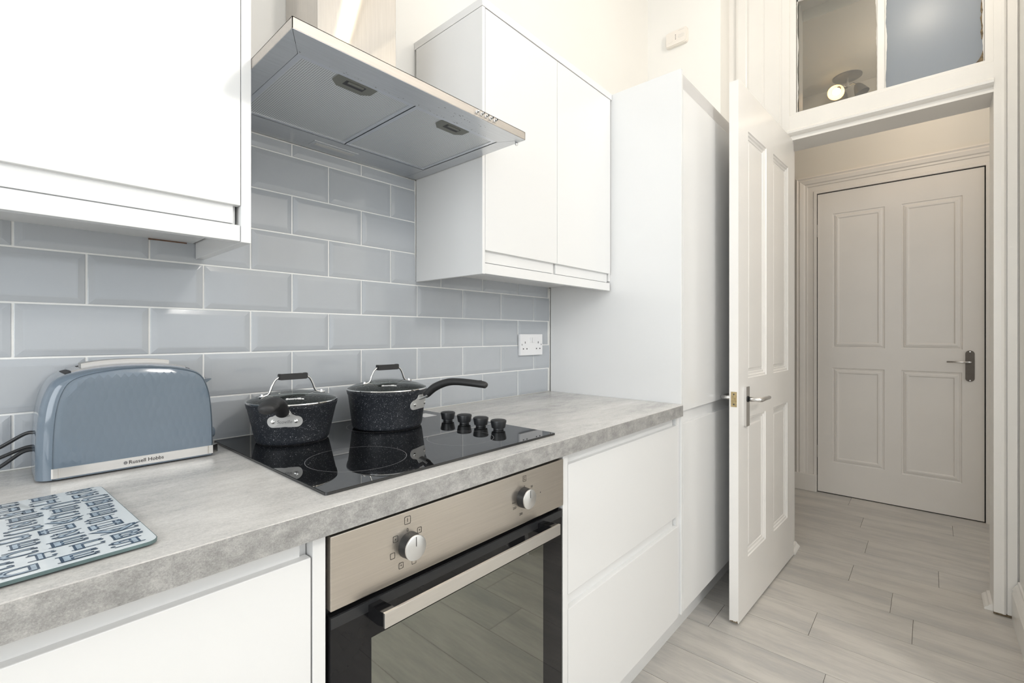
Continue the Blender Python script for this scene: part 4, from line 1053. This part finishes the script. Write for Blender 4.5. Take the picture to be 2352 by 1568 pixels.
for r_ in range(rows):
    v_ = 0.004+rh*(r_+.5); u_ = 0.003+rnd.uniform(0, .012)
    while u_ < 0.385:
        ch = rnd.choice(letters); w_ = {'A': .036, 'S': .030, 'J': .026, 'L': .028, 'I': .018}.get(ch, .033)*rnd.choice((.9, 1.0, 1.2))
        if u_+w_ > 0.395: break
        flip = -1 if rnd.random() < .75 else 1
        sz = rh*0.90; cx_ = u_+w_/2
        stretch = w_/(sz*.62)*.95
        zj = rnd.uniform(0, .00012)
        mp = lambda a, b, q=0.0: bmap(cx_+flip*a*stretch, v_+flip*b*1.0, BZ1+.0002+q+zj)
        merge(bmA, text_bm(ch, sz, mp, offset=.0010))
        merge(bmB, text_bm(ch, sz, lambda a, b: mp(a, b, .00012), offset=-.0001))
        for sgn in (-1, 1):
            yy = v_+sgn*sz*.36
            bmA.faces.new([bmA.verts.new(bmap(cx_+du, yy+dv, BZ1+.00038+zj)) for du, dv in ((-w_*.46, -.0009), (w_*.40, -.0009), (w_*.40, .0009), (-w_*.46, .0009))])
        for sgn in (-1, 1):
            cxx, cyy = cx_+flip*w_*.42, v_+sgn*sz*.20; rr_ = .0019
            bmA.faces.new([bmA.verts.new(bmap(cxx+rr_*1.3*math.cos(a), cyy+rr_*math.sin(a), BZ1+.00046+zj)) for a in [2*PI*q/8 for q in range(8)]])
        u_ += w_+rnd.uniform(.002, .010)
pf = obj('printed_letters', bmA, M['print_dark'], t); pf['kind'] = 'stuff'
pf = obj('letter_inlines', bmB, M['print_mid'], t); pf['kind'] = 'stuff'

# ------------------------------------------------------------------ socket and alarm
t = thing('double_socket', 'white double plug socket on the tiles in the far corner', 'socket', (1.520, -0.010, 1.075))
obj('face_plate', box(1.4470, 1.5930, -0.0215, -0.0095, 1.0750, 1.1630, bev=0.0018), M['white_plastic'], t)
for s in (-1, 1):
    cx = 1.520+s*.043
    obj('pin_hole', boxes([(cx-.0018, cx+.0018, -.0220, -.0214, 1.1240, 1.1325)]), M['pin_dark'], t)
    obj('pin_hole', boxes([(cx-.0145, cx-.0080, -.0220, -.0214, 1.1000, 1.1045), (cx+.0080, cx+.0145, -.0220, -.0214, 1.1000, 1.1045)]), M['pin_dark'], t)
    ex_ = 1.520+s*.0625; obj('screw', box(ex_-.0018, ex_+.0018, -.0219, -.0214, 1.1165, 1.1225), M['ink_grey'], t)
obj('switch', box(1.507, 1.518, -.0255, -.0214, 1.1275, 1.1480, bev=.001), M['white_plastic'], t)
obj('switch', box(1.522, 1.533, -.0255, -.0214, 1.1275, 1.1480, bev=.001), M['white_plastic'], t)
t = thing('wall_alarm', 'small cream alarm box high on the wall above the tall cupboard', 'alarm', (2.65, -0.184, 2.82))
amap = lambda u, v, d: Vector((2.65-d, -0.184-u, 2.866+v))
bm = bmesh.new(); add_prism(bm, rrect(0, 0, .124, .086, .014, 6), amap, 0.0005, .022); add_prism(bm, rrect(0, 0, .116, .078, .012, 6), amap, .022, .027)
obj('case', bm, M['cream_plastic'], t)
for v in (.012, .001, -.010):
    bm = bmesh.new(); c = amap(-.003, v, .0274); bm.faces.new([bm.verts.new(c+Vector((0, .0026*math.cos(a), .0026*math.sin(a)))) for a in [2*PI*q/12 for q in range(12)]])
    obj('indicator_light', bm, M['ink'], t)
for (v, w) in ((.030, .032), (.004, .034), (-.003, .038), (-.010, .034)):
    bm = bmesh.new(); add_prism(bm, [(.030-w/2, v), (.030+w/2, v), (.030+w/2, v+.0015), (.030-w/2, v+.0015)], amap, .027, .0276); obj('vent_slot', bm, M['mid_grey'], t)
bm = bmesh.new(); add_prism(bm, rrect(-.034, -.004, .034, .034, .0165, 8), amap, .027, .0282); obj('test_button', bm, M['cream_plastic'], t)

# ------------------------------------------------------------------ ceiling spotlights in the hall (seen through the fanlight)
LX, LY = 3.965, -0.842
t = thing('ceiling_spotlight', 'three-arm hall ceiling spotlight glowing behind the fanlight glass', 'ceiling light', (LX, LY, HH))
obj('ceiling_plate', lathe([(0, 0), (.085, 0), (.085, -.006), (.070, -.014), (.02, -.020), (0, -.020)], (LX, LY, HH-.0002), 48), M['lamp_glass'], t, smooth=True)
obj('stem', lathe([(0, -.020), (.009, -.020), (.009, -.055), (.016, -.060), (.016, -.075), (0, -.078)], (LX, LY, HH), 20), M['satin'], t, smooth=True)
for (dx, dy, lit) in ((-.045, .065, True), (-.02, -.085, False), (.055, .03, False)):
    e = Vector((dx, dy, 0)).normalized(); base = Vector((LX, LY, HH-.068))
    bm = bmesh.new(); add_tube(bm, [base+e*.012, base+e*.035+Vector((0, 0, .006)), base+e*.055+Vector((0, 0, -.010))], .005, 10); obj('arm', bm, M['satin'], t, smooth=True)
    dirv = (e*.45+Vector((0, 0, -1))).normalized() if not lit else Vector((-.75, .12, -.62)).normalized(); p = base+e*.055+Vector((0, 0, -.010))
    bm = bmesh.new(); add_tube(bm, [p, p+dirv*.018, p+dirv*.05, p+dirv*.078], [.014, .030, .042, .050] if lit else [.014, .026, .036, .043], 24, cap=False)
    sh = obj('shade', bm, M['lamp_shade'] if lit else M['lamp_glass'], t, smooth=True)
    sh['label'] = 'lit amber shade' if lit else 'unlit shade'
    if lit:
        b2 = bmesh.new(); bmesh.ops.create_icosphere(b2, subdivisions=3, radius=.024, matrix=Matrix.Translation(p+dirv*.062))
        obj('bulb', b2, M['bulb'], sh, smooth=True)
# warm batten light on the kitchen ceiling (seen mirrored in the steel duct), an added fill lamp by the door and an added pendant, all outside the picture
t = thing('batten_light', 'long warm batten light on the kitchen ceiling, mirrored in the steel duct', 'ceiling light', (1.46, -1.67, HK))
a0, b0 = Vector((1.67, -2.22, 3.2)), Vector((1.26, -1.12, 3.2)); dd = (b0-a0).normalized(); sd_ = Vector((-dd.y, dd.x, 0))
bm = bmesh.new(); add_prism(bm, rrect(0, 0, 1.174, .07, .02, 4), lambda u, v, d: (a0+b0)/2+dd*u+sd_*v+Vector((0, 0, d)), 0.0, .03); obj('diffuser', bm, M['batten'], t)
bm = bmesh.new(); add_prism(bm, rrect(0, 0, 1.19, .11, .01, 2), lambda u, v, d: (a0+b0)/2+dd*u+sd_*v+Vector((0, 0, d)), .03, .0495); obj('base', bm, M['white_plastic'], t)
t = thing('added_downlight', 'small round fitting added as fill light on the kitchen ceiling near the door, outside the picture', 'ceiling light', (1.95, -1.25, HK))
obj('ring', lathe([(.05, 0), (.06, 0), (.06, -.10), (.05, -.10)], (1.95, -1.25, HK), 32, closed=True), M['satin'], t, smooth=True)
t = thing('added_pendant', 'white shaded pendant added as fill light, hanging from the kitchen ceiling, outside the picture', 'ceiling light', (0.95, -2.65, HK))
bm = bmesh.new(); add_tube(bm, [(0.95, -2.65, HK), (0.95, -2.65, 2.66)], .004, 8); obj('cord', bm, M['white_plastic'], t)
obj('ceiling_rose', lathe([(0, 0), (.05, 0), (.045, -.02), (.012, -.03), (0, -.03)], (0.95, -2.65, HK), 24), M['white_plastic'], t, smooth=True)
bm = lathe([(.03, .15), (.05, .145), (.13, .10), (.15, .08), (.148, .078), (.128, .096), (.048, .14), (.03, .145)], (0.95, -2.65, 2.52), 40, closed=True); obj('shade', bm, M['white_plastic'], t, smooth=True)
